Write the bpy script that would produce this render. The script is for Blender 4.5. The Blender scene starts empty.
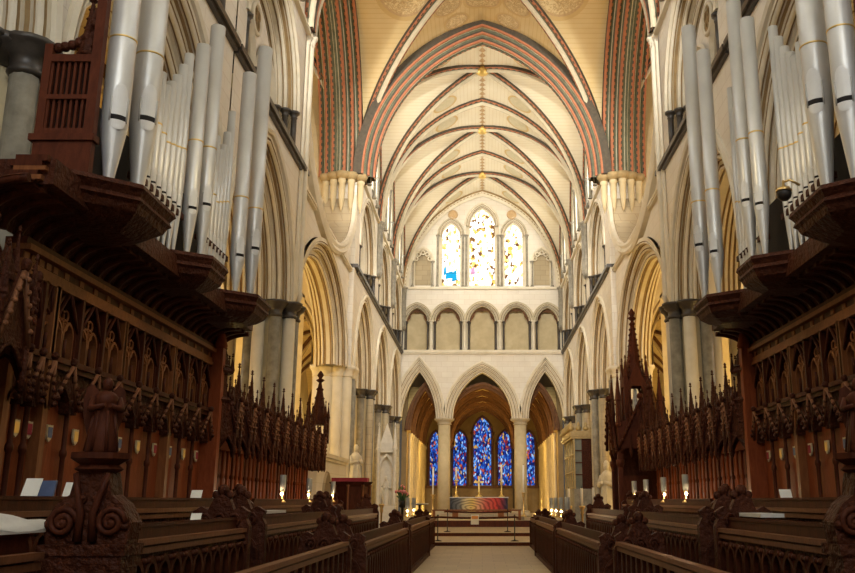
import bpy, math, random
from mathutils import Vector
random.seed(7)
SC = bpy.context.scene
COL = SC.collection
PI = math.pi
ORG = {}

# ------------------------------------------------------------------ materials
def new_mat(name):
    m = bpy.data.materials.new(name); m.use_nodes = True
    nt = m.node_tree; nt.nodes.clear()
    out = nt.nodes.new('ShaderNodeOutputMaterial')
    return m, nt, out
def ramp(nt, stops, interp='LINEAR'):
    r = nt.nodes.new('ShaderNodeValToRGB'); cr = r.color_ramp; cr.interpolation = interp
    while len(cr.elements) < len(stops): cr.elements.new(0.5)
    for e, (p, c) in zip(cr.elements, stops):
        e.position = p; e.color = (c[0], c[1], c[2], 1)
    return r
def mixc(nt, mode, fac, a, b):
    m = nt.nodes.new('ShaderNodeMixRGB'); m.blend_type = mode
    for i, v in ((0, fac), (1, a), (2, b)):
        if hasattr(v, 'is_output'): nt.links.new(v, m.inputs[i])
        elif i == 0: m.inputs[0].default_value = v
        else: m.inputs[i].default_value = (v[0], v[1], v[2], 1)
    return m.outputs[0]
def objco(nt):
    return nt.nodes.new('ShaderNodeTexCoord').outputs['Object']
def noise(nt, scale, detail=4, rough=.6, vec=None, dist=0):
    n = nt.nodes.new('ShaderNodeTexNoise'); n.inputs['Scale'].default_value = scale
    n.inputs['Detail'].default_value = detail; n.inputs['Roughness'].default_value = rough
    n.inputs['Distortion'].default_value = dist
    nt.links.new(vec if vec is not None else objco(nt), n.inputs['Vector'])
    return n.outputs['Fac']
def bsdf(nt, out, color, rough=.8, metal=0, bump=None, bstr=.3, bdist=.02, spec=None):
    b = nt.nodes.new('ShaderNodeBsdfPrincipled')
    if hasattr(color, 'is_output'): nt.links.new(color, b.inputs['Base Color'])
    else: b.inputs['Base Color'].default_value = (*color, 1)
    if hasattr(rough, 'is_output'): nt.links.new(rough, b.inputs['Roughness'])
    else: b.inputs['Roughness'].default_value = rough
    b.inputs['Metallic'].default_value = metal
    if spec is not None: b.inputs['Specular IOR Level'].default_value = spec
    if bump is not None:
        bp = nt.nodes.new('ShaderNodeBump'); bp.inputs['Strength'].default_value = bstr
        bp.inputs['Distance'].default_value = bdist
        nt.links.new(bump, bp.inputs['Height']); nt.links.new(bp.outputs[0], b.inputs['Normal'])
    nt.links.new(b.outputs[0], out.inputs[0])
    return b
def speckle(name, c1, c2, scale=3, rough=.8, metal=0, bstr=.15, bscale=30, spec=None):
    m, nt, out = new_mat(name)
    r = ramp(nt, [(.3, c1), (.7, c2)]); nt.links.new(noise(nt, scale), r.inputs[0])
    bsdf(nt, out, r.outputs[0], rough, metal, noise(nt, bscale), bstr, .02, spec)
    return m
def ashlar(name, c1, c2, cm, bw=.75, bh=.36, mort=.012):
    """coursed stone blocks: bricks over (x+y, z)"""
    m, nt, out = new_mat(name)
    co = objco(nt)
    sx = nt.nodes.new('ShaderNodeSeparateXYZ'); nt.links.new(co, sx.inputs[0])
    ad = nt.nodes.new('ShaderNodeMath'); ad.operation = 'ADD'
    nt.links.new(sx.outputs[0], ad.inputs[0]); nt.links.new(sx.outputs[1], ad.inputs[1])
    cb = nt.nodes.new('ShaderNodeCombineXYZ')
    nt.links.new(ad.outputs[0], cb.inputs[0]); nt.links.new(sx.outputs[2], cb.inputs[1])
    bk = nt.nodes.new('ShaderNodeTexBrick'); nt.links.new(cb.outputs[0], bk.inputs['Vector'])
    bk.inputs['Scale'].default_value = 1; bk.inputs['Brick Width'].default_value = bw
    bk.inputs['Row Height'].default_value = bh; bk.inputs['Mortar Size'].default_value = mort
    bk.inputs['Mortar Smooth'].default_value = .3
    bk.inputs['Color1'].default_value = (*c1, 1); bk.inputs['Color2'].default_value = (*c2, 1)
    bk.inputs['Mortar'].default_value = (*cm, 1)
    r = ramp(nt, [(.25, (.80, .78, .74)), (.75, (1, 1, 1))]); nt.links.new(noise(nt, .9, 6), r.inputs[0])
    c = mixc(nt, 'MULTIPLY', .6, bk.outputs['Color'], r.outputs[0])
    bsdf(nt, out, c, .85, 0, noise(nt, 18, 5), .15, .02)
    return m
def emit_mat(name, col, strength):
    m, nt, out = new_mat(name)
    e = nt.nodes.new('ShaderNodeEmission'); e.inputs[0].default_value = (*col, 1); e.inputs[1].default_value = strength
    nt.links.new(e.outputs[0], out.inputs[0])
    return m
def stained(name, stops, scale, strength, lead=.03, big=None, stretch=(1, 1, 1), lead_dim=.25):
    """leaded glass lit from outside"""
    m, nt, out = new_mat(name)
    mp = nt.nodes.new('ShaderNodeMapping'); nt.links.new(objco(nt), mp.inputs[0]); mp.inputs['Scale'].default_value = stretch
    v = nt.nodes.new('ShaderNodeTexVoronoi'); v.inputs['Scale'].default_value = scale
    nt.links.new(mp.outputs[0], v.inputs['Vector'])
    sp = nt.nodes.new('ShaderNodeSeparateColor'); nt.links.new(v.outputs['Color'], sp.inputs[0])
    fac = sp.outputs[0]
    if big:
        n = noise(nt, big, 2, .5, mp.outputs[0])
        mm = nt.nodes.new('ShaderNodeMath'); mm.operation = 'MULTIPLY_ADD'
        nt.links.new(n, mm.inputs[0]); mm.inputs[1].default_value = 1.3; mm.inputs[2].default_value = -.65
        aa = nt.nodes.new('ShaderNodeMath'); aa.operation = 'ADD'; aa.use_clamp = True
        nt.links.new(mm.outputs[0], aa.inputs[0]); nt.links.new(fac, aa.inputs[1]); fac = aa.outputs[0]
    r = ramp(nt, stops, 'CONSTANT'); nt.links.new(fac, r.inputs[0])
    d = nt.nodes.new('ShaderNodeTexVoronoi'); d.feature = 'DISTANCE_TO_EDGE'; d.inputs['Scale'].default_value = scale
    nt.links.new(mp.outputs[0], d.inputs['Vector'])
    lr = ramp(nt, [(0, (lead_dim,)*3), (lead, (1, 1, 1))]); nt.links.new(d.outputs['Distance'], lr.inputs[0])
    c = mixc(nt, 'MULTIPLY', 1, r.outputs[0], lr.outputs[0])
    e = nt.nodes.new('ShaderNodeEmission'); nt.links.new(c, e.inputs[0]); e.inputs[1].default_value = strength
    nt.links.new(e.outputs[0], out.inputs[0])
    return m
def coursed(name, c1, c2, cl, pitch=.26):
    """vault webs: thin courses along the web by the 'course' attribute"""
    m, nt, out = new_mat(name)
    at = nt.nodes.new('ShaderNodeAttribute'); at.attribute_name = 'course'
    dv = nt.nodes.new('ShaderNodeMath'); dv.operation = 'DIVIDE'; nt.links.new(at.outputs['Fac'], dv.inputs[0]); dv.inputs[1].default_value = pitch
    fr = nt.nodes.new('ShaderNodeMath'); fr.operation = 'FRACT'; nt.links.new(dv.outputs[0], fr.inputs[0])
    lr = ramp(nt, [(0, cl), (.10, cl), (.16, (1, 1, 1)), (1, (1, 1, 1))]); nt.links.new(fr.outputs[0], lr.inputs[0])
    r = ramp(nt, [(.3, c1), (.7, c2)]); nt.links.new(noise(nt, .5, 6), r.inputs[0])
    c = mixc(nt, 'MULTIPLY', .75, r.outputs[0], lr.outputs[0])
    bsdf(nt, out, c, .9)
    return m
def woodm(name, c1, c2, scale=4, rough=.5, carve=0, cs=14):
    m, nt, out = new_mat(name)
    mp = nt.nodes.new('ShaderNodeMapping'); nt.links.new(objco(nt), mp.inputs[0]); mp.inputs['Scale'].default_value = (2.5, 2.5, .5)
    r = ramp(nt, [(.3, c1), (.7, c2)]); nt.links.new(noise(nt, scale, 6, .65, mp.outputs[0], 1.5), r.inputs[0])
    h = noise(nt, cs if carve else 40, 3)
    bsdf(nt, out, r.outputs[0], rough, 0, h, .9 if carve else .2, .05 if carve else .01, .10)
    return m

M = {}
M['stone'] = ashlar('pale_ashlar', (.82, .77, .67), (.78, .72, .62), (.70, .63, .52))
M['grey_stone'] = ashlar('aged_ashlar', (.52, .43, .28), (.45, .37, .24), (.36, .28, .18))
M['dress'] = speckle('dressed_stone', (.66, .59, .44), (.78, .71, .57), 1.6, .85)
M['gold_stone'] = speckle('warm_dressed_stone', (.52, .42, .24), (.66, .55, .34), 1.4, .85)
M['groove'] = speckle('ochre_hollow_stone', (.26, .17, .075), (.38, .26, .12), 2, .9)  # brown ochre colour of the moulding hollows
M['purbeck'] = speckle('dark_marble', (.035, .028, .022), (.08, .066, .052), 5, .4, 0, .1)
M['purbeck_pale'] = speckle('weathered_marble', (.17, .15, .11), (.33, .30, .23), 4, .5, 0, .1)
M['web'] = coursed('vault_web_ochre', (.66, .50, .24), (.74, .58, .32), (.86, .78, .64), .21)
M['web_pale'] = coursed('vault_web_cream', (.76, .67, .49), (.84, .76, .58), (.88, .82, .72), .21)
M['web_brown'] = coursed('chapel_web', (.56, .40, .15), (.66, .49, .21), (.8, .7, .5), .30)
M['rib_red'] = speckle('rib_red_paint', (.36, .12, .055), (.44, .17, .08), 6)
M['rib_black'] = speckle('rib_dark_paint', (.05, .04, .03), (.10, .08, .05), 6)
M['rib_green'] = speckle('rib_green_paint', (.085, .09, .05), (.15, .15, .09), 4)
M['rib_cream'] = speckle('rib_cream_paint', (.56, .49, .34), (.66, .59, .43), 4)
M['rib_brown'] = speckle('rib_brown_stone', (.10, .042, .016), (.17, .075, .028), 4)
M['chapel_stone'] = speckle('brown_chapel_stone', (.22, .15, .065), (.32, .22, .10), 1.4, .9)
M['medal'] = None
def _medal():
    m, nt, out = new_mat('faded_wall_painting')
    r = ramp(nt, [(.42, (.74, .60, .34)), (.5, (.58, .42, .20)), (.54, (.46, .30, .15)), (.6, (.70, .57, .32))])
    nt.links.new(noise(nt, 3.2, 3, .6, None, 2.5), r.inputs[0])
    bsdf(nt, out, r.outputs[0], .9); return m
M['medal'] = _medal()
M['medal_grey'] = speckle('faded_grey_painting', (.56, .50, .32), (.66, .58, .40), 5)
M['medal_edge'] = speckle('painted_border', (.50, .33, .17), (.60, .42, .22), 9)
M['floor'] = ashlar('paving', (.50, .43, .31), (.45, .385, .27), (.36, .30, .21))
def _paving():
    m, nt, out = new_mat('stone_paving')
    bk = nt.nodes.new('ShaderNodeTexBrick'); nt.links.new(objco(nt), bk.inputs['Vector'])
    bk.inputs['Scale'].default_value = 1; bk.inputs['Brick Width'].default_value = .62; bk.inputs['Row Height'].default_value = .62
    bk.inputs['Mortar Size'].default_value = .012
    for k, c in (('Color1', (.43, .34, .21)), ('Color2', (.36, .28, .17)), ('Mortar', (.28, .22, .14))): bk.inputs[k].default_value = (*c, 1)
    bsdf(nt, out, bk.outputs['Color'], .45, 0, noise(nt, 12), .05); return m
M['floor'] = _paving()
M['oak'] = woodm('dark_carved_oak', (.036, .010, .005), (.085, .025, .011), 5, .5, 1)
M['oak_plain'] = woodm('dark_oak', (.040, .010, .005), (.095, .026, .011), 5, .5)
M['oak_red'] = woodm('red_brown_oak', (.17, .038, .012), (.27, .066, .022), 5, .5)
M['gilt_frame'] = speckle('dull_gilt', (.36, .25, .09), (.48, .35, .14), 6, .5)
M['oak_end'] = woodm('deep_red_oak', (.075, .020, .010), (.13, .036, .016), 5, .5)
M['ring_stone'] = speckle('brown_ring_stone', (.30, .21, .09), (.42, .31, .15), 4)
M['oak_gold'] = woodm('golden_oak', (.16, .056, .02), (.26, .10, .036), 5, .45)
M['oak_rail'] = woodm('polished_rail_oak', (.14, .055, .024), (.23, .10, .048), 5, .35)
M['black'] = speckle('recess_shade', (.008, .006, .005), (.016, .011, .009), 5, .9)  # near-black stands in for shade in gaps and recesses
M['tin'] = speckle('pipe_metal', (.62, .61, .57), (.70, .69, .65), 2.2, .38, .35, .03, 8)
M['tin_dark'] = speckle('pipe_mouth_metal', (.44, .43, .40), (.54, .53, .50), 4, .5, .35, .03)
M['mouth_light'] = speckle('bright_pipe_mouth', (.74, .73, .69), (.82, .81, .77), 5, .6, .1, .03)
M['gold'] = speckle('gilding', (.72, .48, .12), (.80, .58, .20), 6, .35, .55)
M['brass'] = speckle('brass', (.62, .42, .15), (.74, .54, .24), 6, .3, .85)
M['paper'] = speckle('white_paper', (.75, .74, .66), (.82, .80, .72), 2, .9)
M['white_cloth'] = speckle('pale_cloth', (.58, .56, .50), (.68, .66, .60), 4, .95)
M['wax'] = speckle('candle_wax', (.80, .76, .64), (.86, .82, .72), 4, .6)
M['marble_white'] = speckle('white_marble', (.62, .58, .48), (.76, .72, .62), 5, .55, 0, .4, 8)
M['red_cloth'] = speckle('crimson_velvet', (.26, .02, .03), (.36, .04, .05), 8, .95)
M['blue_plate'] = speckle('blue_enamel', (.05, .08, .17), (.09, .13, .25), 8, .5)
M['iron'] = speckle('black_iron', (.02, .018, .016), (.04, .036, .03), 8, .5, .6)
M['chantry_glass'] = speckle('dull_green_panel', (.10, .11, .08), (.20, .205, .15), 2, .4)
M['pink'] = speckle('pink_petals', (.62, .16, .20), (.78, .34, .36), 20, .8)
M['leaf'] = speckle('green_leaves', (.04, .10, .03), (.09, .18, .05), 20, .7)
M['glow'] = emit_mat('lit_bulb', (1, .82, .55), 22)
M['flame'] = emit_mat('candle_flame', (1, .75, .4), 12)
M['glass'] = speckle('frosted_shade', (.30, .30, .26), (.40, .39, .34), 4, .35)
DAY = (1.0, .97, .92)
M['day'] = stained('clear_leaded_glass', [(0, (.80, .84, .88)), (.5, (.95, .97, 1)), (.8, (1, .98, .9))], 2.2, 9, .02, None, (1, 1, .6), .5)
M['west_fill'] = stained('west_fill_glass', [(0, (.80, .84, .88)), (.5, (.95, .97, 1)), (.8, (1, .98, .9))], 2.2, 5, .02, None, (1, 1, .6), .5)  # glass of unseen windows added to light west-facing surfaces
M['east_glass'] = stained('upper_east_glass', [(0, (.12, .055, .02)), (.13, (.50, .30, .07)), (.24, (1.0, .70, .16)), (.34, (.95, .85, .50)), (.44, (1, .97, .90)), (.80, (1, 1, .97)), (.90, (.85, .85, .78))], 6.0, 2.6, .05, .7, (1, 1, .75), .55)
M['east_blue'] = emit_mat('upper_blue_glass', (.02, .42, .75), 1.15)
M['east_pink'] = emit_mat('upper_pink_glass', (.85, .40, .62), 1.2)
M['blue_glass'] = stained('trinity_blue_glass', [(0, (.008, .015, .10)), (.22, (.015, .05, .34)), (.42, (.03, .14, .62)), (.60, (.14, .36, .85)), (.70, (.45, .62, .95)), (.76, (.20, .02, .05)), (.82, (.50, .08, .05)), (.88, (.62, .34, .08)), (.94, (.06, .03, .14))], 6.5, 1.0, .07, None, (1.3, 1, .7), .08)

# ------------------------------------------------------------------ mesh builder
class MB:
    def __init__(s): s.v = []; s.f = []; s.m = []; s.c = None; s.sm = []
    def vert(s, p): s.v.append(tuple(p)); return len(s.v) - 1
    def face(s, idx, m=0, sm=False): s.f.append(tuple(idx)); s.m.append(m); s.sm.append(sm)
    def poly(s, pts, m=0): s.face([s.vert(p) for p in pts], m)
    def box(s, x0, x1, y0, y1, z0, z1, m=0):
        b = len(s.v)
        for z in (z0, z1):
            for x, y in ((x0, y0), (x1, y0), (x1, y1), (x0, y1)): s.v.append((x, y, z))
        for q in ((0, 3, 2, 1), (4, 5, 6, 7), (0, 1, 5, 4), (1, 2, 6, 5), (2, 3, 7, 6), (3, 0, 4, 7)): s.face([b + i for i in q], m)
    def prism(s, pts, ext, m=0):
        """pts: closed outline of points; ext: extrusion vector"""
        n = len(pts); e = Vector(ext)
        a = [s.vert(p) for p in pts]; b = [s.vert(Vector(p) + e) for p in pts]
        s.face(a[::-1], m); s.face(b, m)
        for i in range(n): s.face((a[i], a[(i + 1) % n], b[(i + 1) % n], b[i]), m)
    def lathe(s, x, y, prof, n=12, m=0, cap=True, sm=True, ph=0, sq=1):
        rings = []
        for r, z in prof:
            rings.append([s.vert((x + r * math.cos(ph + 2 * PI * k / n), y + sq * r * math.sin(ph + 2 * PI * k / n), z)) for k in range(n)])
        for a, b in zip(rings, rings[1:]):
            for k in range(n): s.face((a[k], a[(k + 1) % n], b[(k + 1) % n], b[k]), m, sm)
        if cap: s.face(rings[0][::-1], m); s.face(rings[-1], m)
    def tube(s, path, r, n=6, m=0, cap=True, closed=False):
        P = [Vector(p) for p in path]; rings = []; N = len(P); up = None
        for i, p in enumerate(P):
            if closed: t = P[(i + 1) % N] - P[i - 1]
            else: t = P[min(i + 1, N - 1)] - P[max(i - 1, 0)]
            if t.length < 1e-9: t = Vector((0, 0, 1))
            t.normalize()
            if up is None:
                up = Vector((0, 0, 1)) if abs(t.z) < .9 else Vector((1, 0, 0))
            sd = t.cross(up)
            if sd.length < 1e-6: sd = t.cross(Vector((.3, 1, .2)))
            sd.normalize(); up = sd.cross(t).normalized()
            rr = r[i] if isinstance(r, (list, tuple)) else r
            rings.append([s.vert(p + (sd * math.cos(2 * PI * k / n) + up * math.sin(2 * PI * k / n)) * rr) for k in range(n)])
        rng = range(N if closed else N - 1)
        for i in rng:
            a, b = rings[i], rings[(i + 1) % N]
            for k in range(n): s.face((a[k], a[(k + 1) % n], b[(k + 1) % n], b[k]), m, True)
        if cap and not closed: s.face(rings[0][::-1], m); s.face(rings[-1], m)
    def ball(s, x, y, z, r, n=8, m=0, sz=1):
        s.lathe(x, y, [(r * math.sin(PI * k / 6) + 1e-4, z - r * sz * math.cos(PI * k / 6)) for k in range(7)], n, m)
    def sweep(s, path, side, prof, mats=None, flip=1):
        """sweep profile (a along side, b along the in-plane normal) on a path lying in a plane"""
        P = [Vector(p) for p in path]; sd = Vector(side); rows = []
        for i, p in enumerate(P):
            t = (P[min(i + 1, len(P) - 1)] - P[max(i - 1, 0)]).normalized()
            nn = sd.cross(t).normalized() * flip
            k = 1.0
            if 0 < i < len(P) - 1:
                t1 = (P[i] - P[i - 1]).normalized(); k = 1 / max(.5, abs(t1.dot(t)))
            rows.append([s.vert(p + sd * a + nn * b * k) for a, b in prof])
        for i in range(len(P) - 1):
            for j in range(len(prof) - 1):
                mm = 0
                if mats: mm = mats[j] if not isinstance(mats[j], tuple) else mats[j][i % 2]
                s.face((rows[i][j], rows[i][j + 1], rows[i + 1][j + 1], rows[i + 1][j]), mm)
    def build(s, name, mats, parent=None, smooth=False):
        if not isinstance(mats, (list, tuple)): mats = [mats]
        mats = [M[x] if isinstance(x, str) else x for x in mats]
        me = bpy.data.meshes.new(name)
        o = ORG[parent.name] if parent is not None else Vector((0, 0, 0))
        me.from_pydata([(x - o.x, y - o.y, z - o.z) for x, y, z in s.v], [], s.f)
        for mt in mats: me.materials.append(mt)
        me.polygons.foreach_set('material_index', s.m)
        me.polygons.foreach_set('use_smooth', [bool(a or smooth) for a in s.sm])
        if s.c is not None:
            at = me.attributes.new('course', 'FLOAT', 'POINT'); at.data.foreach_set('value', s.c)
        me.update()
        ob = bpy.data.objects.new(name, me); COL.objects.link(ob)
        if parent is not None: ob.parent = parent
        ORG[ob.name] = o
        return ob

def thing(name, label, cat, loc=(0, 0, 0), group=None):
    o = bpy.data.objects.new(name, None); COL.objects.link(o); o.location = loc
    o.empty_display_size = .2
    o['label'] = label; o['category'] = cat
    if group: o['group'] = group
    ORG[o.name] = Vector(loc); return o
def tag(o, label, cat, group=None):
    o['label'] = label; o['category'] = cat
    if group: o['group'] = group
    return o
def struct_root(name):
    o = bpy.data.objects.new(name, None); COL.objects.link(o); o['kind'] = 'structure'; ORG[o.name] = Vector((0, 0, 0)); return o
def struct(mb, name, mats, parent=None, smooth=False):
    o = mb.build(name, mats, parent, smooth); o['kind'] = 'structure'; return o
def dup(root, loc, label, group=None):
    r = root.copy(); COL.objects.link(r); r.location = loc; r['label'] = label
    if group: r['group'] = group
    ORG[r.name] = Vector(loc)
    for ch in list(root.children):
        c = ch.copy(); COL.objects.link(c); c.parent = r
        for g in list(ch.children):
            d = g.copy(); COL.objects.link(d); d.parent = c
    return r

# ------------------------------------------------------------------ arches
def arc_par(s, h):
    R = (s * s + h * h) / (2 * s); return R, R - s     # radius, distance of centre past the axis
def arch_z(u, s, h, a=0):
    """height of a pointed arch (half span s, rise h, offset a) at |u|"""
    R, c = arc_par(s, h); x = abs(u) + c; q = (R + a) ** 2 - x * x
    return math.sqrt(q) if q > 0 else 0
def arch_path(s, h, n=12):
    """[(u, v, nu, nv)] left foot to right foot; n = outward offset direction"""
    R, c = arc_par(s, h); t0 = math.acos(c / R) if R > 0 else PI / 2
    L = []
    for i in range(n + 1):
        t = t0 * i / n; x = R * math.cos(t) - c; z = R * math.sin(t)
        nu, nv = math.cos(t), math.sin(t)
        if i == n: x = 0; nu = 0; nv = R / z
        L.append((x, z, nu, nv))
    left = [(-x, z, -a, b) for x, z, a, b in L[:-1]]
    return left + L[::-1]
def half_out(s, h, a):
    R, c = arc_par(s, h); return R + a - c
def arch_sweep(mb, T, uc, zs, s, h, prof, n=12, jamb=0, mats=None):
    pts = [(uc + u, zs + v, a, b) for u, v, a, b in arch_path(s, h, n)]
    if jamb > 0:
        pts = [(uc - s, zs - jamb, -1, 0)] + pts + [(uc + s, zs - jamb, 1, 0)]
    rows = [[mb.vert(T(u + nu * a, b, v + nv * a)) for a, b in prof] for u, v, nu, nv in pts]
    for i in range(len(rows) - 1):
        for j in range(len(prof) - 1):
            mm = 0
            if mats: mm = mats[j] if not isinstance(mats[j], tuple) else mats[j][i % 2]
            mb.face((rows[i][j], rows[i][j + 1], rows[i + 1][j + 1], rows[i + 1][j]), mm)
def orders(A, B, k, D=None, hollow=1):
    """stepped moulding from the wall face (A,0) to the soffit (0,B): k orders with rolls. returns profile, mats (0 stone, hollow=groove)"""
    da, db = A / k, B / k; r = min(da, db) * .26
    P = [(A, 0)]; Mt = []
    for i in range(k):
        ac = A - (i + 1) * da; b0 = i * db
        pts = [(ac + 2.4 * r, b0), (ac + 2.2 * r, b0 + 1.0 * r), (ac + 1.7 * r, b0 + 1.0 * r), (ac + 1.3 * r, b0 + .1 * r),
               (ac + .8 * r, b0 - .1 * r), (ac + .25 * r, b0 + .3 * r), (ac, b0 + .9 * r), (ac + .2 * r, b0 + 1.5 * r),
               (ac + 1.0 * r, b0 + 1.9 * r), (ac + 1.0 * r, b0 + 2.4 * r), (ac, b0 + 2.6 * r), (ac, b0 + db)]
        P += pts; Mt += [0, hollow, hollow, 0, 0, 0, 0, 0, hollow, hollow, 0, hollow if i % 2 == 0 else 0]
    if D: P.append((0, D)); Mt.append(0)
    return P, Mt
def wall_open(mb, T, u0, u1, zlo, zhi, ops, d, m=0, n=10):
    """wall face at depth d between zlo and zhi (number or function), with arched openings (uc, s, sill, spring, h, a)"""
    f = lambda z, u: z(u) if callable(z) else z
    br = {u0, u1}
    for o in ops:
        so = half_out(o[1], o[4], o[5]); 
        for q in (o[0] - so, o[0], o[0] + so): br.add(min(max(q, u0), u1))
    br = sorted(br)
    for a, b in zip(br, br[1:]):
        if b - a < 1e-5: continue
        mid = (a + b) / 2; op = None
        for o in ops:
            if abs(mid - o[0]) < half_out(o[1], o[4], o[5]): op = o
        k = n if (op or callable(zhi) or callable(zlo)) else 1
        us = [a + (b - a) * i / k for i in range(k + 1)]
        if op:   # crowd samples to the foot of the arch
            so = half_out(op[1], op[4], op[5]); foot = a if mid < op[0] else b; apex = b if mid < op[0] else a
            us = sorted(foot + (apex - foot) * (1 - math.cos(PI / 2 * i / k)) for i in range(k + 1))
        for p, q in zip(us, us[1:]):
            seg = []
            if op:
                zp = [op[3] + arch_z(x - op[0], op[1], op[4], op[5]) for x in (p, q)]
                seg.append((zp[0], f(zhi, p), zp[1], f(zhi, q)))
                if op[2] is not None and op[2] > f(zlo, p): seg.append((f(zlo, p), op[2], f(zlo, q), op[2]))
            else: seg.append((f(zlo, p), f(zhi, p), f(zlo, q), f(zhi, q)))
            for l0, h0, l1, h1 in seg:
                if h0 - l0 < 1e-4 and h1 - l1 < 1e-4: continue
                mb.poly([T(p, d, l0), T(q, d, l1), T(q, d, max(h1, l1)), T(p, d, max(h0, l0))], m)

# ------------------------------------------------------------------ vaults
class Vault:
    def __init__(s, x0, x1, y0, y1, zs, a, h):
        s.x0, s.x1, s.y0, s.y1, s.zs = x0, x1, y0, y1, zs
        s.a = a; s.R, s.c = arc_par(a, h)
    def f(s, t):
        x = min(abs(t), 1) * s.a + s.c; return s.zs + math.sqrt(max(0, s.R ** 2 - x * x))
    def nodes(s, n):
        p0 = math.asin(s.c / s.R)
        ts = [(s.R * math.sin(p0 + (PI / 2 - p0) * i / n) - s.c) / s.a for i in range(n + 1)]; ts[0] = 0; ts[-1] = 1
        return [-t for t in ts[::-1]][:-1] + ts
    def xy(s, u, v): return (s.x0 + s.x1) / 2 + u * (s.x1 - s.x0) / 2, (s.y0 + s.y1) / 2 + v * (s.y1 - s.y0) / 2
    def z(s, x, y):
        u = (x - (s.x0 + s.x1) / 2) / ((s.x1 - s.x0) / 2); v = (y - (s.y0 + s.y1) / 2) / ((s.y1 - s.y0) / 2)
        return s.f(min(abs(u), abs(v)))
    def web(s, mb, n=14):
        if mb.c is None: mb.c = []
        ts = s.nodes(n); b = len(mb.v); N = len(ts)
        for u in ts:
            for v in ts:
                t = min(abs(u), abs(v)); x, y = s.xy(u, v); mb.vert((x, y, s.f(t)))
                mb.c.append(s.R * (PI / 2 - math.asin(min(1, (t * s.a + s.c) / s.R))))
        for i in range(N - 1):
            for j in range(N - 1):
                q = [b + i * N + j, b + (i + 1) * N + j, b + (i + 1) * N + j + 1, b + i * N + j + 1]
                if (ts[i] + ts[i + 1]) * (ts[j] + ts[j + 1]) > 0: mb.face((q[0], q[1], q[2])); mb.face((q[0], q[2], q[3]))
                else: mb.face((q[0], q[1], q[3])); mb.face((q[1], q[2], q[3]))
    def line(s, kind, k=60):
        """points of a rib: 'd1','d2' diagonals, 'y0','y1' transverse, 'x0','x1' wall ribs"""
        p0 = math.asin(s.c / s.R); out = []
        for i in range(-k, k + 1):
            q = abs(i) / k; t = (s.R * math.sin(p0 + (PI / 2 - p0) * q) - s.c) / s.a
            if i < 0: t = -t
            u, v = {'d1': (t, t), 'd2': (t, -t), 'y0': (t, -1), 'y1': (t, 1), 'x0': (-1, t), 'x1': (1, t)}[kind]
            x, y = s.xy(u, v); out.append(Vector((x, y, s.f(t))))
        return out
def plan_side(P):
    d = P[-1] - P[0]; d.z = 0; d.normalize(); return Vector((-d.y, d.x, 0))
# profile of a painted rib: (a across, b down)
def rib_prof(w, d):
    H = [(-w * .5, -.05), (-w * .5, d * .30), (-w * .46, d * .42), (-w * .37, d * .50), (-w * .31, d * .46), (-w * .25, d * .34), (-w * .17, d * .50), (-w * .15, d * .72), (-w * .09, d * .94)]
    Hm = [1, 0, (0, 1), 0, 3, 3, 2, 2]
    P = H + [(-a, b) for a, b in H[::-1]]; Mt = Hm + [2] + Hm[::-1]
    return P, Mt
RIBM = ['rib_red', 'rib_black', 'rib_cream', 'rib_green']
# ================================================================== setting
W, WB = 5.5, 7.3              # wall face and back of the arcade walls
ZS, RISE, ZR = 15.9, 7.1, 23.0
PIERS_C = [-4.3, 3.0, 10.3, 17.6, 24.7]     # choir pier centres (Y)
PIERS_P = [37.0, 44.3, 51.6, 58.9]          # presbytery pier centres
ROOT = {-1: struct_root('wall_left'), 1: struct_root('wall_right')}
WIN = [0]
def wT(s): return lambda u, d, z: (s * (W + d), u, z)
def lancet_pane(mb, T, uc, sw, sill, spr, h, d, m=0):
    top = [(uc + u, spr + v) for u, v, _, _ in arch_path(sw, h, 8)]
    mb.poly([T(u, d, z) for u, z in [(uc - sw, sill)] + top + [(uc + sw, sill)]], m)

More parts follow.
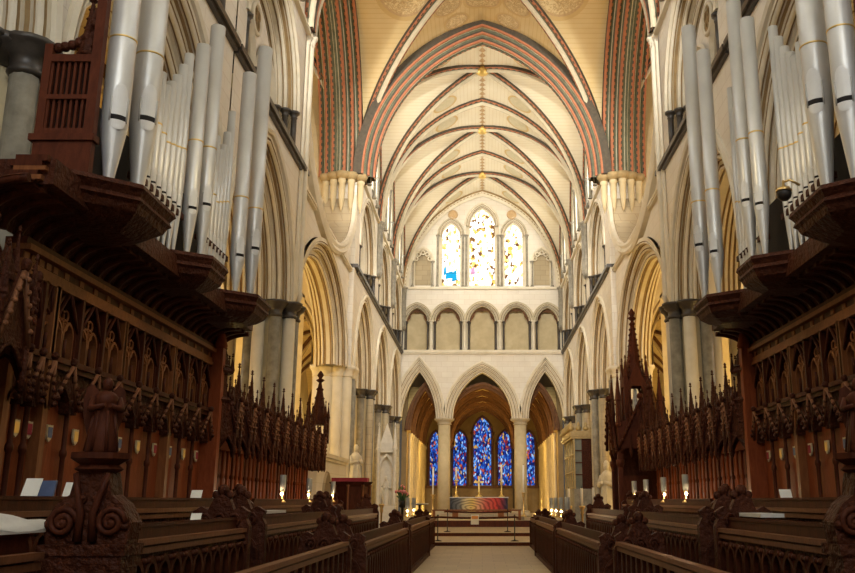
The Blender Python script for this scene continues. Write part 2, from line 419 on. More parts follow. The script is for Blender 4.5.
def bay(s, yc, half, detail=True):
    T = wT(s); R = ROOT[s]
    # --- arcade
    mb = MB(); A = .95; si, hi = half - 1.15, 3.0 * (half - 1.15) / 2.5
    wall_open(mb, T, yc - half, yc + half, 7.0, 11.35, [(yc, si, None, 7.0, hi, A)], 0)
    wall_open(mb, T, yc - half, yc + half, 7.0, 11.35, [(yc, si, None, 7.0, hi, A)], 1.8)
    struct(mb, 'arcade_wall', 'stone', R)
    mb = MB(); P, Mt = orders(A, .85, 4); P = P + [(0, .95)] + [(a, 1.8 - b) for a, b in P[::-1]]; Mt = Mt + [0, 0] + Mt[::-1]
    arch_sweep(mb, T, yc, 7.0, si, hi, P, 12, 0, Mt)
    hood = [(A + .16, -.0), (A + .16, -.07), (A + .08, -.11), (A, -.07), (A, 0)]
    arch_sweep(mb, T, yc, 7.0, si, hi, hood, 12)
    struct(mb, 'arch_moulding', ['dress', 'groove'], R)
    # --- string course under the gallery
    mb = MB(); x = s * W
    y0, y1 = yc - half, yc + half
    for (d0, d1, z0, z1) in ((-.16, .1, 11.36, 11.50), (-.09, .1, 11.27, 11.36)):
        mb.box(min(s * (W + d0), s * (W + d1)), max(s * (W + d0), s * (W + d1)), y0, y1, z0, z1)
    struct(mb, 'string_course', 'purbeck', R)
    # --- gallery (triforium)
    g = half / 3.65; si, hi, A, sp = 2.25 * g, 2.3 * g, .62, 12.75
    mb = MB(); so = half_out(si, hi, A)
    wall_open(mb, T, y0, y1, 11.35, 15.85, [(yc, si, 11.36, sp, hi, A)], 0)
    mb2 = MB(); P, Mt = orders(A, .7, 3)
    arch_sweep(mb2, T, yc, sp, si, hi, P, 12, 0, Mt)
    arch_sweep(mb2, T, yc, sp, si, hi, [(A + .14, 0), (A + .14, -.06), (A, -.08), (A, 0)], 12)
    ss, sh = si * .40, si * .52
    for c in (-1, 1):
        arch_sweep(mb2, T, yc + c * si * .5, sp, ss, sh, [(.15, .55), (.08, .48), (0, .6), (0, .95)], 8)
        arch_sweep(mb2, T, yc + c * si * .5, sp, ss * .5, sh * .55, [(.10, .72), (0, .74), (0, .9)], 6)
    # plate tracery behind the big arch, above the two smaller ones
    lo = lambda u: sp + max([arch_z(u - yc - c * si * .5, ss, sh) if abs(u - yc - c * si * .5) < ss else 0 for c in (-1, 1)])
    wall_open(mb, T, yc - si, yc + si, lo, lambda u: sp + arch_z(u - yc, si, hi) + .02, [], .62, 0, 24)
    for k in range(16):      # foiled roundel on the plate
        pass
    ring = [T(yc + .42 * g * math.cos(2 * PI * k / 20), .58, sp + hi * .66 + .42 * g * math.sin(2 * PI * k / 20)) for k in range(20)]
    mb2.tube(ring, .07, 5, 0, False, True)
    for q in range(4):
        t = PI / 4 + q * PI / 2
        ring = [T(yc + .19 * g * math.cos(t) + .15 * g * math.cos(2 * PI * k / 10), .58, sp + hi * .66 + .19 * g * math.sin(t) + .15 * g * math.sin(2 * PI * k / 10)) for k in range(10)]
        mb2.tube(ring, .035, 4, 1, False, True)
    struct(mb, 'gallery_wall', 'stone', R)
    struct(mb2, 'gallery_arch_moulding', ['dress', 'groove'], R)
    if detail:
        for c in (-1, 1):
            for k, (a, d) in enumerate(((.5, .05), (.30, .27), (.10, .50))):
                gallery_shaft(T, yc + c * (si + a), d, 11.5, sp, R)
        for d in (.55, .85): gallery_shaft(T, yc, d, 11.5, sp, R)
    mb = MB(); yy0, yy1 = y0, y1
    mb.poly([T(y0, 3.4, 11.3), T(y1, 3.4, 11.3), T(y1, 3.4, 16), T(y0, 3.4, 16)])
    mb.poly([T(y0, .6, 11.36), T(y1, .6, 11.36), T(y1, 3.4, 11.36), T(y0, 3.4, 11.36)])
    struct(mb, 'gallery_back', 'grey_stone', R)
    # --- clerestory
    V = Vault(-W, W, y0, y1, ZS, W, RISE)
    top = lambda u: V.f((u - yc) / half)
    mb = MB(); ops = [(yc, .62, 16.7, 19.4, 1.1, .12), (yc - 1.7, .5, 16.7, 17.9, .9, .12), (yc + 1.7, .5, 16.7, 17.9, .9, .12)]
    wall_open(mb, T, y0, y1, 15.85, top, ops, .02, 0, 12)
    struct(mb, 'clerestory_wall', 'stone', R)
    mb = MB()
    for o in ops:
        arch_sweep(mb, T, o[0], o[3], o[1], o[4], [(.28, .02), (.24, -.06), (.12, -.04), (.12, .02), (.06, .1), (0, .25), (0, .8)], 8, o[3] - o[2])
        mb.poly([T(o[0] - o[1] - .12, .02, o[2]), T(o[0] + o[1] + .12, .02, o[2]), T(o[0] + o[1], .8, o[2] + .2), T(o[0] - o[1], .8, o[2] + .2)])
    struct(mb, 'clerestory_moulding', 'dress', R)
    if detail:
        for c in (-1, 1):
            clere_shaft(T, yc + c * .95, 16.3, 19.4, R); clere_shaft(T, yc + c * 2.4, 16.3, 17.9, R)
    mb = MB()
    for (d0, d1, z0, z1) in ((-.14, .1, 15.78, 15.9),): mb.box(min(s * (W + d0), s * (W + d1)), max(s * (W + d0), s * (W + d1)), y0, y1, z0, z1)
    struct(mb, 'clerestory_sill_course', 'dress', R)
    WIN[0] += 1; w = struct_root('window_%d' % WIN[0]); mb = MB()
    for o in ops: lancet_pane(mb, T, o[0], o[1] + .02, o[2], o[3], o[4] + .02, .62)
    struct(mb, 'pane', 'day', w)
def gallery_shaft(T, u, d, z0, z1, R, r=.085, mat='purbeck', name='gallery_shaft'):
    x, y, _ = T(u, d, 0); mb = MB()
    mb.lathe(x, y, [(r * 1.7, z0), (r * 1.7, z0 + .06), (r * 1.2, z0 + .10), (r * 1.4, z0 + .14), (r, z0 + .17), (r, z1 - .22), (r * 1.25, z1 - .2), (r * 1.05, z1 - .17), (r * 1.5, z1 - .08), (r * 1.9, z1 - .06), (r * 1.9, z1)], 8)
    return struct(mb, name, mat, R)
def clere_shaft(T, u, z0, z1, R): gallery_shaft(T, u, -.08, z0, z1, R, .075, 'purbeck_pale', 'clerestory_shaft')

def wall_shaft(s, y, R, low=13.2, top=15.9, n=3, sink=0.0):
    """cluster of vault shafts on the wall: carved stop, shafts, ringed capital"""
    x = s * (W - .05 + sink)
    for k in range(n):
        o = (k - (n - 1) / 2) * .2; inn = .13 if k == n // 2 else .03; mb = MB(); r = .10
        mb.lathe(x - s * inn, y + o, [(.02, low - .35), (r * 1.1, low - .1), (r * 1.3, low), (r, low + .06), (r, top - .35), (r * 1.3, top - .3), (r * 1.1, top - .25), (r * 1.6, top - .12), (r * 2.0, top - .08), (r * 2.0, top)], 9)
        struct(mb, 'vault_shaft', 'dress' if 24 < y < 38 else 'purbeck_pale', R)

for s in (-1, 1):
    for a, b in zip(PIERS_C, PIERS_C[1:]):
        bay(s, (a + b) / 2 + (.1 if b > 24 else 0), (b - a) / 2, b > 10)
    for a, b in zip(PIERS_P, PIERS_P[1:]):
        bay(s, (a + b) / 2, (b - a) / 2, True)
    # solid wall edges beside the crossing
    T = wT(s); mb = MB()
    for y0, y1 in ((24.72, 25.5), (36.4, 37.0)):
        x0, x1 = sorted((s * W, s * (WB if y0 < 30 else 6.8))); mb.box(x0, x1, y0, y1, 7.0, ZS + .2)
    struct(mb, 'crossing_jamb', 'stone', ROOT[s])
    for y in PIERS_C[1:-1] + PIERS_P[1:-1]: wall_shaft(s, y, ROOT[s])
    wall_shaft(s, 25.2, ROOT[s], 7.5, 15.9, 3, .10); wall_shaft(s, 58.75, ROOT[s])
    # broad string on the crossing corner
    mb = MB(); x0, x1 = sorted((s * (W - .16), s * (WB - .4)))
    mb.box(x0, x1, 24.7, 25.55, 11.36, 11.50); mb.box(x0, x1, 36.35, 37.0, 11.36, 11.5)
    struct(mb, 'string_course', 'purbeck', ROOT[s])

# ------------------------------------------------------------------ piers
def pier(s, x, y, z1, label, rc=.68, rs=.19, nsh=8, z0=0, group=None, mats=('purbeck_pale', 'grey_stone'), rr=.72, capd=1.0):
    t = thing('clustered_pier', label, 'pier', (x, y, z0), group)
    mb = MB(); mb.lathe(x, y, [(rc, z0 + .5), (rc, z1 - .3)], 12); mb.build('core', 'gold_stone', t)
    mb = MB(); mb.lathe(x, y, [(rc * 1.75, z0), (rc * 1.75, z0 + .25), (rc * 1.6, z0 + .33), (rc * 1.62, z0 + .42), (rc * 1.45, z0 + .55)], 16, 0); mb.build('base', 'purbeck_pale', t)
    for k in range(nsh):
        a = 2 * PI * k / nsh + PI / 8 * (nsh == 8); px, py = x + rr * math.cos(a), y + rr * math.sin(a)
        mb = MB(); mb.lathe(px, py, [(rs * 1.5, z0 + .4), (rs * 1.5, z0 + .5), (rs * 1.15, z0 + .6), (rs, z0 + .68), (rs, z1 - .42)], 10)
        mb.build('shaft', mats[k % 2], t)
        mb = MB(); mb.lathe(px, py, [(rs, z1 - .45), (rs * 1.25, z1 - .42), (rs * 1.25, z1 - .38), (rs * 1.05, z1 - .34), (rs * 1.2, z1 - .22), (rs * 1.75, z1 - .14), (rs * 1.8, z1 - .08), (rs * 2.0, z1 - .06), (rs * 2.05, z1)], 12)
        mb.build('capital', 'purbeck', t)
    mb = MB(); mb.lathe(x, y, [(rc * 1.02, z1 - .3), (rc * 1.45, z1 - .1), (rc * 1.5, z1)], 16); mb.build('abacus', 'purbeck', t)
    return t
side_word = {-1: 'facing the spired throne', 1: 'behind the spired throne'}
SIDE = {-1: 'on the pulpit side', 1: 'on the spired throne side'}
pier(-1, -6.02, 24.6, 7.05, 'stout pier of dark shafts beside the crossing, on the pulpit side, above stall pinnacles', .46, .175, 8, 0, None, ('purbeck_pale', 'dress'), .60)
pier(1, 6.02, 24.6, 7.05, 'stout pier of dark shafts beside the crossing, above stalls next to the spired throne', .46, .175, 8, 0, None, ('purbeck_pale', 'dress'), .60)
for s in (-1, 1):
    pier(s, s * 6.75, 17.5, 7.05, 'pier half hidden behind the canopied stalls and organ %s' % SIDE[s], .6, .15, 10, 0, None, ('purbeck_pale', 'dress'), .72)
    pier(s, s * 6.3, 10.3, 7.05, 'pier with dark capital behind the organ lattice, %s' % SIDE[s], .74, .17, 10, 0, None, ('purbeck', 'purbeck_pale'), .90)
    pier(s, s * 6.3, 44.3, 7.0, 'slim dark-shafted presbytery pier, first beyond the crossing, %s' % SIDE[s], .62, .17, 8, .1)
    pier(s, s * 6.3, 51.6, 7.0, 'slim dark-shafted presbytery pier, second beyond the crossing, %s' % SIDE[s], .62, .17, 8, .1)
    pier(s, s * 6.3, 58.6, 7.0, 'last presbytery pier meeting the far end wall, %s' % SIDE[s], .62, .17, 8, .1)
    # big pale crossing pier carrying the strainer arch
    x, y = s * 6.35, 37.0
    t = thing('crossing_pier', 'broad pale crossing pier under the strainer arch, %s' % SIDE[s], 'pier', (x, y, 0))
    mb = MB(); mb.box(x - .5, x + .5, y - .5, y + .6, .4, 6.7); mb.build('core', 'gold_stone', t)
    for k, (dx, dy, r) in enumerate(((-s * .62, -.32, .26), (-s * .3, -.62, .24), (s * .12, -.66, .27), (s * .5, -.6, .22), (-s * .72, .16, .22), (-s * .75, .58, .18))):
        mb = MB(); mb.lathe(x + dx, y + dy, [(r * 1.35, 0), (r * 1.35, .45), (r * 1.1, .6), (r, .7), (r, 6.68)], 12); mb.build('shaft', 'dress' if k < 4 else 'purbeck_pale', t)
        mb = MB(); mb.lathe(x + dx, y + dy, [(r, 6.62), (r * 1.2, 6.66), (r * 1.05, 6.74), (r * 1.35, 6.92), (r * 1.6, 6.98), (r * 1.65, 7.1)], 12); mb.build('capital', 'dress', t)
    mb = MB(); mb.box(x - .75, x + .75, y - .75, y + .7, 0, .42); mb.build('base', 'grey_stone', t)

# ------------------------------------------------------------------ vaults
ceil = struct_root('ceiling')
choir_bays = [Vault(-W, W, a, b, ZS, W, RISE) for a, b in zip(PIERS_C, PIERS_C[1:])]
CROSS = Vault(-W, W, 24.9, 37.0, ZS, W, RISE - .05)
pres_bays = [Vault(-W, W, a, b if b < 58 else 59.0, ZS, W, RISE) for a, b in zip(PIERS_P, PIERS_P[1:])]
for v in choir_bays + pres_bays:
    mb = MB(); v.web(mb, 14); struct(mb, 'vault_web', 'web_pale', ceil)
mb = MB(); CROSS.web(mb, 16); struct(mb, 'vault_web', 'web', ceil)
def rib(v, kind, w, d, mats=RIBM, name='vault_rib', k=60):
    mb = MB(); L = v.line(kind, k); P, Mt = rib_prof(w, d); mb.sweep(L, plan_side(L), P, Mt)
    return struct(mb, name, mats, ceil)
for i, v in enumerate(choir_bays):
    if i < 2: continue
    rib(v, 'd1', .42, .30); rib(v, 'd2', .42, .30); rib(v, 'y0', .36, .28); rib(v, 'x0', .3, .2); rib(v, 'x1', .3, .2)
for i, v in enumerate(pres_bays):
    rib(v, 'd1', .42, .30); rib(v, 'd2', .42, .30); rib(v, 'x0', .3, .2); rib(v, 'x1', .3, .2)
    rib(v, 'y1', .50, .36)
rib(CROSS, 'd1', .50, .36, RIBM, 'vault_rib', 80); rib(CROSS, 'd2', .50, .36, RIBM, 'vault_rib', 80)
# the two great crossing arches: three painted orders, and the wall arches over the transepts
def great_arch(L, name, w=1.3, drop=1.15, parent=ceil):
    mb = MB(); sd = plan_side(L); mats = ['rib_red', 'rib_black', 'rib_cream', 'rib_green']
    P = [(-w / 2, -.15)]; Mt = []; st = w * .165
    for o, d0 in enumerate((drop * .38, drop * .70, drop)):
        x = -w / 2 + o * st; f = st / .22
        for (a, b), mt in (((0, d0 - .14), 1 if o == 0 else 3), ((0, d0 - .07), 1), ((.02 * f, d0 - .01), 0), ((.07 * f, d0 + .02), 0), ((.10 * f, d0), (0, 1)), ((.13 * f, d0 - .05), 3), ((.17 * f, d0 - .05), 3), ((.19 * f, d0), 2)):
            P.append((x + a, b)); Mt.append(mt)
    n = len(P); P2 = [(-a, b) for a, b in P[::-1]]; P = P + P2; Mt = Mt + [3] + Mt[::-1]
    mb.sweep(L, sd, P, Mt)
    return struct(mb, name, mats, parent)
def arch_line(p0, p1, zs, a, h, k=70):
    v = Vault(p0[0], p1[0], 0, 1, zs, a, h); out = []; q0 = math.asin(v.c / v.R)
    for i in range(-k, k + 1):
        q = abs(i) / k; t = (v.R * math.sin(q0 + (PI / 2 - q0) * q) - v.c) / v.a; t = -t if i < 0 else t
        f = (t + 1) / 2; out.append(Vector((p0[0] + (p1[0] - p0[0]) * f, p0[1] + (p1[1] - p0[1]) * f, v.f(t))))
    return out
great_arch(arch_line((-W, 36.75), (W, 36.75), ZS - .4, W, RISE + .36), 'great_arch', 1.5, .74)
great_arch(arch_line((-5.9, 25.0), (5.9, 25.0), ZS - .4, 5.9, RISE + .45), 'great_arch', .8, .35)
for s in (-1, 1):
    great_arch(arch_line((s * 6.3, 25.2), (s * 6.3, 36.75), ZS - .4, 5.77, RISE + .5), 'transept_arch', 1.9, .75)
# bosses where the diagonals meet
for v in pres_bays + [CROSS] + choir_bays[2:]:
    x, y = v.xy(0, 0); mb = MB(); z = v.f(0) - .2
    mb.lathe(x, y, [(.34, z + .1), (.34, z - .08), (.22, z - .2), (.02, z - .26)], 12); struct(mb, 'boss', 'gold', ceil)
# painted roundels and ridge pattern on the webs
def roundel(v, u, w, r, name='painted_roundel', mat='medal', rings=5, nn=28, off=.03):
    cx, cy = v.xy(u, w); mb = MB()
    e = .02; fx = (v.z(cx + e, cy) - v.z(cx - e, cy)) / (2 * e); fy = (v.z(cx, cy + e) - v.z(cx, cy - e)) / (2 * e)
    kx, ky = 1 / math.sqrt(1 + fx * fx), 1 / math.sqrt(1 + fy * fy); R = []
    for i in range(rings + 1):
        q = [0.001, .3, .55, .78, .86, 1.0][i]
        R.append([mb.vert((cx + r * q * kx * math.cos(2 * PI * k / nn), cy + r * q * ky * math.sin(2 * PI * k / nn), v.z(cx + r * q * kx * math.cos(2 * PI * k / nn), cy + r * q * ky * math.sin(2 * PI * k / nn)) - off)) for k in range(nn)])
    for i in range(rings):
        for k in range(nn): mb.face((R[i][k], R[i][(k + 1) % nn], R[i + 1][(k + 1) % nn], R[i + 1][k]), {3: 1, 4: 2}.get(i, 0))
    struct(mb, name, [mat, 'medal_edge' if mat == 'medal' else 'gold_stone', 'web'], ceil)
for v in pres_bays:
    for su in (-1, 1):
        for sv in (-1, 1): roundel(v, su * .36, sv * .66, .72, 'painted_roundel', 'medal_grey')
for su in (-1, 1):
    roundel(CROSS, su * .21, .74, .62); roundel(CROSS, su * .27, .50, .7); roundel(CROSS, su * .60, .30, 1.25)
roundel(CROSS, 0, .52, .85); 
for v in pres_bays:
    mb = MB(); n = 14
    for i in range(n):      # lozenge chain painted along the ridge
        va, vb = -1 + 2 * i / n, -1 + 2 * (i + 1) / n; vm = (va + vb) / 2; hw = .032
        pts = []
        for u, w in ((0, va), (hw, vm), (0, vb), (-hw, vm)):
            x, y = v.xy(u, w); pts.append((x, y, v.z(x, y) - .02))
        mb.poly(pts)
    struct(mb, 'ridge_pattern', 'medal_edge', ceil)

# ------------------------------------------------------------------ strainer arches across the transepts
def strainer(s):
    R = ROOT[s]; T = lambda u, d, z: (s * (5.6 + d), u, z); yc = 31.0; half = 5.42
    si, hi, A = 4.35, 4.6, .95; th = 1.35; K = .68
    so = half_out(si, hi, A)
    mb = MB(); P, Mt = orders(A, .6, 3); P = P + [(0, .75)] + [(a, th - b) for a, b in P[::-1]]; Mt = Mt + [0, 0] + Mt[::-1]
    arch_sweep(mb, lambda u, d, z: T(u, d, 7.0 + (z - 7.0) * K), yc, 7.0, si, hi, P, 16, 0, Mt); struct(mb, 'strainer_arch', ['dress', 'groove'], R)
    # inverted arch above: centre line rises from the crossing point to both jambs
    zc = 11.0; ih = 3.6
    ihs = 6.2
    def inv(u): return zc + ih - (arch_z(u - yc, half, ihs) * ih / ihs if abs(u - yc) < half else 0)
    lo = lambda u: 7.0 + K * arch_z(u - yc, si, hi, A) if abs(u - yc) < so else 7.0
    mb = MB()
    for d in (.12, th - .12): wall_open(mb, T, yc - half, yc + half, lo, lambda u: max(inv(u), lo(u)), [], d, 0, 40)
    struct(mb, 'strainer_spandrel', 'stone', R)
    mb = MB(); n = 24; rows = []
    PR = [(.42, .12), (.40, -.06), (.30, -.14), (.16, -.08), (.06, -.14), (-.05, -.10), (-.05, .04), (.02, .10), (.02, th - .1), (-.05, th), (.1, th + .12), (.42, th)]
    for i in range(n + 1):
        u = yc - half + 2 * half * i / n; e = .01
        sl = (inv(min(u + e, yc + half)) - inv(max(u - e, yc - half))) / (2 * e); l = math.sqrt(1 + sl * sl); nu, nv = sl / l, -1 / l
        rows.append([mb.vert(T(u + nu * a, b, inv(u) + nv * a)) for a, b in PR])
    for i in range(n):
        for j in range(len(PR) - 1): mb.face((rows[i][j], rows[i][j + 1], rows[i + 1][j + 1], rows[i + 1][j]), 1 if j in (6, 7, 8) else 0)
    struct(mb, 'inverted_arch', ['dress', 'grey_stone'], R)
    mb = MB(); x0, x1 = sorted((s * 5.45, s * (5.6 + th + .1)))
    mb.box(min(s * 5.60, s * 5.8), max(s * 5.60, s * 5.8), 25.5, 36.5, 11.16, 11.36); mb.box(min(s * 5.56, s * 5.8), max(s * 5.56, s * 5.8), 25.5, 36.5, 11.22, 11.30)
    struct(mb, 'strainer_beam', 'dress', R)
    # ringed shafts standing on the inverted arch, under the crossing arches
    for yy, sg in ((36.45, -1), (25.45, 1)):
        for k in range(5):
            x = s * ((5.35 if sg < 0 else 5.9) + k * .38); y = yy + sg * (.0 + (.28 if k in (1, 3) else .42 if k == 2 else .05)); mb = MB(); r = .145; z1 = 15.5
            mb.lathe(x, y, [(.01, 13.75), (r * .6, 14.05), (r * .95, 14.5), (r, z1 - .42), (r * 1.35, z1 - .36), (r * 1.1, z1 - .3), (r * 1.5, z1 - .16), (r * 2.0, z1 - .12), (r * 2.0, z1)], 10)
            struct(mb, 'ringed_shaft', 'gold_stone', R)
            mb = MB(); mb.lathe(x, y, [(r * 1.4, z1 - .26), (r * 1.9, z1 - .15), (r * 2.1, z1 - .1), (r * 2.1, z1 + .04)], 10)
            struct(mb, 'ring_capital', 'ring_stone', R)
for s in (-1, 1): strainer(s)

# ------------------------------------------------------------------ transepts
for s in (-1, 1):
    R = ROOT[s]; mb = MB(); v = Vault(min(s * 6.0, s * 16), max(s * 6.0, s * 16), 25.3, 36.6, ZS, 5, RISE); v.web(mb, 12)
    struct(mb, 'vault_web', 'web', ceil)
    for k in ('d1', 'd2'): rib(v, k, .34, .26)
    mb = MB(); T = lambda u, d, z: (s * u, 36.6 + d, z)
    wall_open(mb, T, 6.5, 16, .1, lambda u: v.z(s * u, 36.55) + .3, [(9.2, 2.0, None, 7.6, 3.2, .5), (13.6, 1.6, None, 5.8, 2.6, .5), (9.3, 1.4, 11.6, 13.2, 1.7, .3), (13.6, 1.4, 11.6, 13.2, 1.7, .3)], 0, 0, 12)
    struct(mb, 'transept_wall', 'gold_stone', R)
    mb = MB(); P, Mt = orders(.5, .6, 2, 1.0)
    for c in (9.3, 13.6):
        arch_sweep(mb, T, c - .1 * (c < 10), 7.6 if c < 10 else 5.8, 2.0 if c < 10 else 1.6, 3.2 if c < 10 else 2.6, P, 10, 5.7, Mt); arch_sweep(mb, T, c, 13.2, 1.4, 1.7, [(.3, 0), (.2, -.1), (.1, .1), (0, .4), (0, 1)], 10, 1.6)
    struct(mb, 'transept_arch_moulding', ['gold_stone', 'groove'], R)
    mb = MB(); T2 = lambda u, d, z: (s * u, 25.3 - d, z); wall_open(mb, T2, 7.3, 16, .0, lambda u: v.z(s * u, 25.35) + .3, [(9.3, 1.9, None, 7.0, 2.8, .2)], 0); arch_sweep(mb, T2, 9.3, 7.0, 1.9, 2.8, [(.2, 0), (.1, -.08), (0, .1), (0, .7)], 10, 7); struct(mb, 'transept_wall', 'gold_stone', R)
    mb = MB(); T3 = lambda u, d, z: (s * 16, u, z); wall_open(mb, T3, 25.3, 36.6, 0, lambda u: v.z(s * 15.9, u) + .3, [(31, 1.0, 12, 16, 2, 0)], 0); struct(mb, 'transept_wall', 'gold_stone', R)
    WIN[0] += 1; w = struct_root('window_%d' % WIN[0]); mb = MB(); lancet_pane(mb, T3, 31, 1.02, 12, 16, 2.02, 0); struct(mb, 'pane', 'day', w)
    mb = MB(); mb.poly([(s * 11.7, 40.4, 0), (s * 16, 40.4, 0), (s * 16, 40.4, 17), (s * 11.7, 40.4, 17)]); struct(mb, 'chapel_wall', 'gold_stone', R)

# ------------------------------------------------------------------ aisles
for s in (-1, 1):
    R = ROOT[s]
    for a, b in list(zip(PIERS_C, PIERS_C[1:]))[1:] + list(zip(PIERS_P, PIERS_P[1:])):
        v = Vault(min(s * 6.4, s * 11.6), max(s * 6.4, s * 11.6), a, b, 7.0, 2.6, 3.9)
        mb = MB(); v.web(mb, 8); struct(mb, 'aisle_vault_web', 'web', ceil)
        for k in ('d1', 'd2', 'y1'): rib(v, k, .34, .26, ['rib_brown', 'rib_brown', 'gold_stone', 'rib_brown'], 'aisle_rib', 12)
        mb = MB(); T = lambda u, d, z: (s * (11.6 + d), u, z); c = (a + b) / 2
        wall_open(mb, T, a, b, 0, lambda u: v.z(s * 11.55, u) + .1, [(c - .9, .5, 3.2, 6.6, 1.2, .1), (c + .9, .5, 3.2, 6.6, 1.2, .1)], 0, 0, 10)
        struct(mb, 'aisle_wall', 'gold_stone', R)
        mb = MB()
        for q in (-.9, .9): arch_sweep(mb, T, c + q, 6.6, .5, 1.2, [(.2, 0), (.16, -.06), (.1, 0), (0, .2), (0, .5)], 8, 3.4)
        struct(mb, 'aisle_window_moulding', 'dress', R)
        WIN[0] += 1; w = struct_root('window_%d' % WIN[0]); mb = MB()
        for q in (-.9, .9): lancet_pane(mb, T, c + q, .52, 3.2, 6.6, 1.2, .4)
        struct(mb, 'pane', 'blue_glass', w)

# ------------------------------------------------------------------ wall behind the viewer, with unseen glowing lancets added for frontal fill
RW = struct_root('wall_west'); TW = lambda u, d, z: (u, -4.3 - d, z)
vw = choir_bays[0]; ow = [(0, 1.5, 8.5, 17.2, 3.0, 0), (-3.5, 1.25, 7.5, 14.5, 2.4, 0), (3.5, 1.25, 7.5, 14.5, 2.4, 0)]
mb = MB(); wall_open(mb, TW, -12, 12, 0, 11, [], .3); wall_open(mb, TW, -W, W, 0, lambda u: vw.f(u / W), ow, 0, 0, 10); struct(mb, 'west_face', 'stone', RW)
WIN[0] += 1; w = struct_root('window_%d' % WIN[0]); mb = MB()
for o in ow: lancet_pane(mb, TW, o[0], o[1], o[2], o[3], o[4], .1)
struct(mb, 'pane', 'west_fill', w)
# ================================================================== far end wall
EY = 59.0
RE = struct_root('wall_east')
TE = lambda u, d, z: (u, EY + d, z)
VE = pres_bays[-1]
topE = lambda u: VE.f(u / W)
mb = MB(); cA = (0, 1.98, None, 6.95, 3.15, .55); sA = [(c * 4.28, 1.15, None, 6.95, 3.2, .55) for c in (-1, 1)]
wall_open(mb, TE, -6.6, 6.6, 6.95, 11.4, [cA] + sA, 0, 0, 14)
struct(mb, 'arcade_wall', 'stone', RE)
mb = MB(); P, Mt = orders(.55, .55, 3, .9)
for o in [cA] + sA: arch_sweep(mb, TE, o[0], o[3], o[1], o[4], P, 14, 0, Mt)
for o in [cA] + sA: arch_sweep(mb, TE, o[0], o[3], o[1], o[4], [(.69, 0), (.67, -.08), (.57, -.08), (.55, 0)], 14)
struct(mb, 'arch_moulding', ['dress', 'groove'], RE)
mb = MB(); mb.box(-W, W, EY - .2, EY + .1, 11.36, 11.56); mb.box(-W, W, EY - .1, EY + .1, 11.26, 11.36); mb.box(-W, W, EY - .16, EY + .1, 15.82, 15.98)
struct(mb, 'string_course', 'dress', RE)
for s in (-1, 1):
    x = s * 2.55; t = thing('round_pier', 'tall plain round column beside the altar, %s' % SIDE[s], 'column', (x, EY + .45, .6))
    mb = MB(); mb.lathe(x, EY + .45, [(.42, 1.0), (.40, 6.6)], 20); mb.build('shaft', 'gold_stone', t)
    mb = MB(); mb.lathe(x, EY + .45, [(.40, 6.55), (.5, 6.6), (.43, 6.66), (.5, 6.78), (.66, 6.86), (.68, 6.97)], 20); mb.build('capital', 'grey_stone', t)
    mb = MB(); mb.lathe(x, EY + .45, [(.7, .6), (.7, .8), (.6, .85), (.6, .95), (.45, 1.02)], 20); mb.build('base', 'grey_stone', t)
# gallery of five niches
mb = MB(); mb2 = MB()
tri = [(0, .88, 1.05), (-2.37, .86, 1.0), (2.37, .86, 1.0), (-4.5, .72, .95), (4.5, .72, .95)]
ops = [(c, s_, 11.58, 13.6, h, .3) for c, s_, h in tri]
wall_open(mb, TE, -W, W, 11.5, 15.9, ops, 0, 0, 10)
struct(mb, 'gallery_wall', 'stone', RE)
P, Mt = orders(.3, .3, 2, .75)
for c, s_, h in tri:
    arch_sweep(mb2, TE, c, 13.6, s_, h, P, 10, 0, Mt); arch_sweep(mb2, TE, c, 13.6, s_, h, [(.38, 0), (.36, -.07), (.30, 0)], 10)
struct(mb2, 'gallery_arch_moulding', ['rib_cream', 'rib_brown'], RE)
mb = MB()
for c, s_, h in tri:        # trefoil cusping at the head of every niche
    top = [(c + u, 13.6 + v) for u, v, _, _ in arch_path(s_, h, 8)]
    N = len(top)
    cus = []
    for i, (u, z) in enumerate(top):
        q = abs(i - (N - 1) / 2) / ((N - 1) / 2); k = .72 + .18 * abs(math.sin(q * PI * 1.5)) ; cus.append((c + (u - c) * k, 13.6 + (z - 13.6) * k))
    for i in range(N - 1):
        mb.poly([TE(*((top[i][0], .55, top[i][1]))), TE(top[i + 1][0], .55, top[i + 1][1]), TE(cus[i + 1][0], .55, cus[i + 1][1]), TE(cus[i][0], .55, cus[i][1])])
struct(mb, 'trefoil_cusping', 'rib_brown', RE)
mb = MB(); mb.poly([TE(-W, .95, 11.5), TE(W, .95, 11.5), TE(W, .95, 15.6), TE(-W, .95, 15.6)]); mb.poly([TE(-W, 0, 11.57), TE(W, 0, 11.57), TE(W, .95, 11.57), TE(-W, .95, 11.57)])
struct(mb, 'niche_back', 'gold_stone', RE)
for c, s_, h in tri:
    for q in (-1, 1):
        for k, (a, d) in enumerate(((.05, .12), (.18, .32), (.02, .55))):
            gallery_shaft(TE, c + q * (s_ + a), d, 11.57, 13.6, RE, .06, 'purbeck' if k != 1 else 'dress')
for x in (-3.5, -1.2, 1.2, 3.5):
    gallery_shaft(TE, x, -.02, 11.57, 13.6, RE, .10, 'dress')
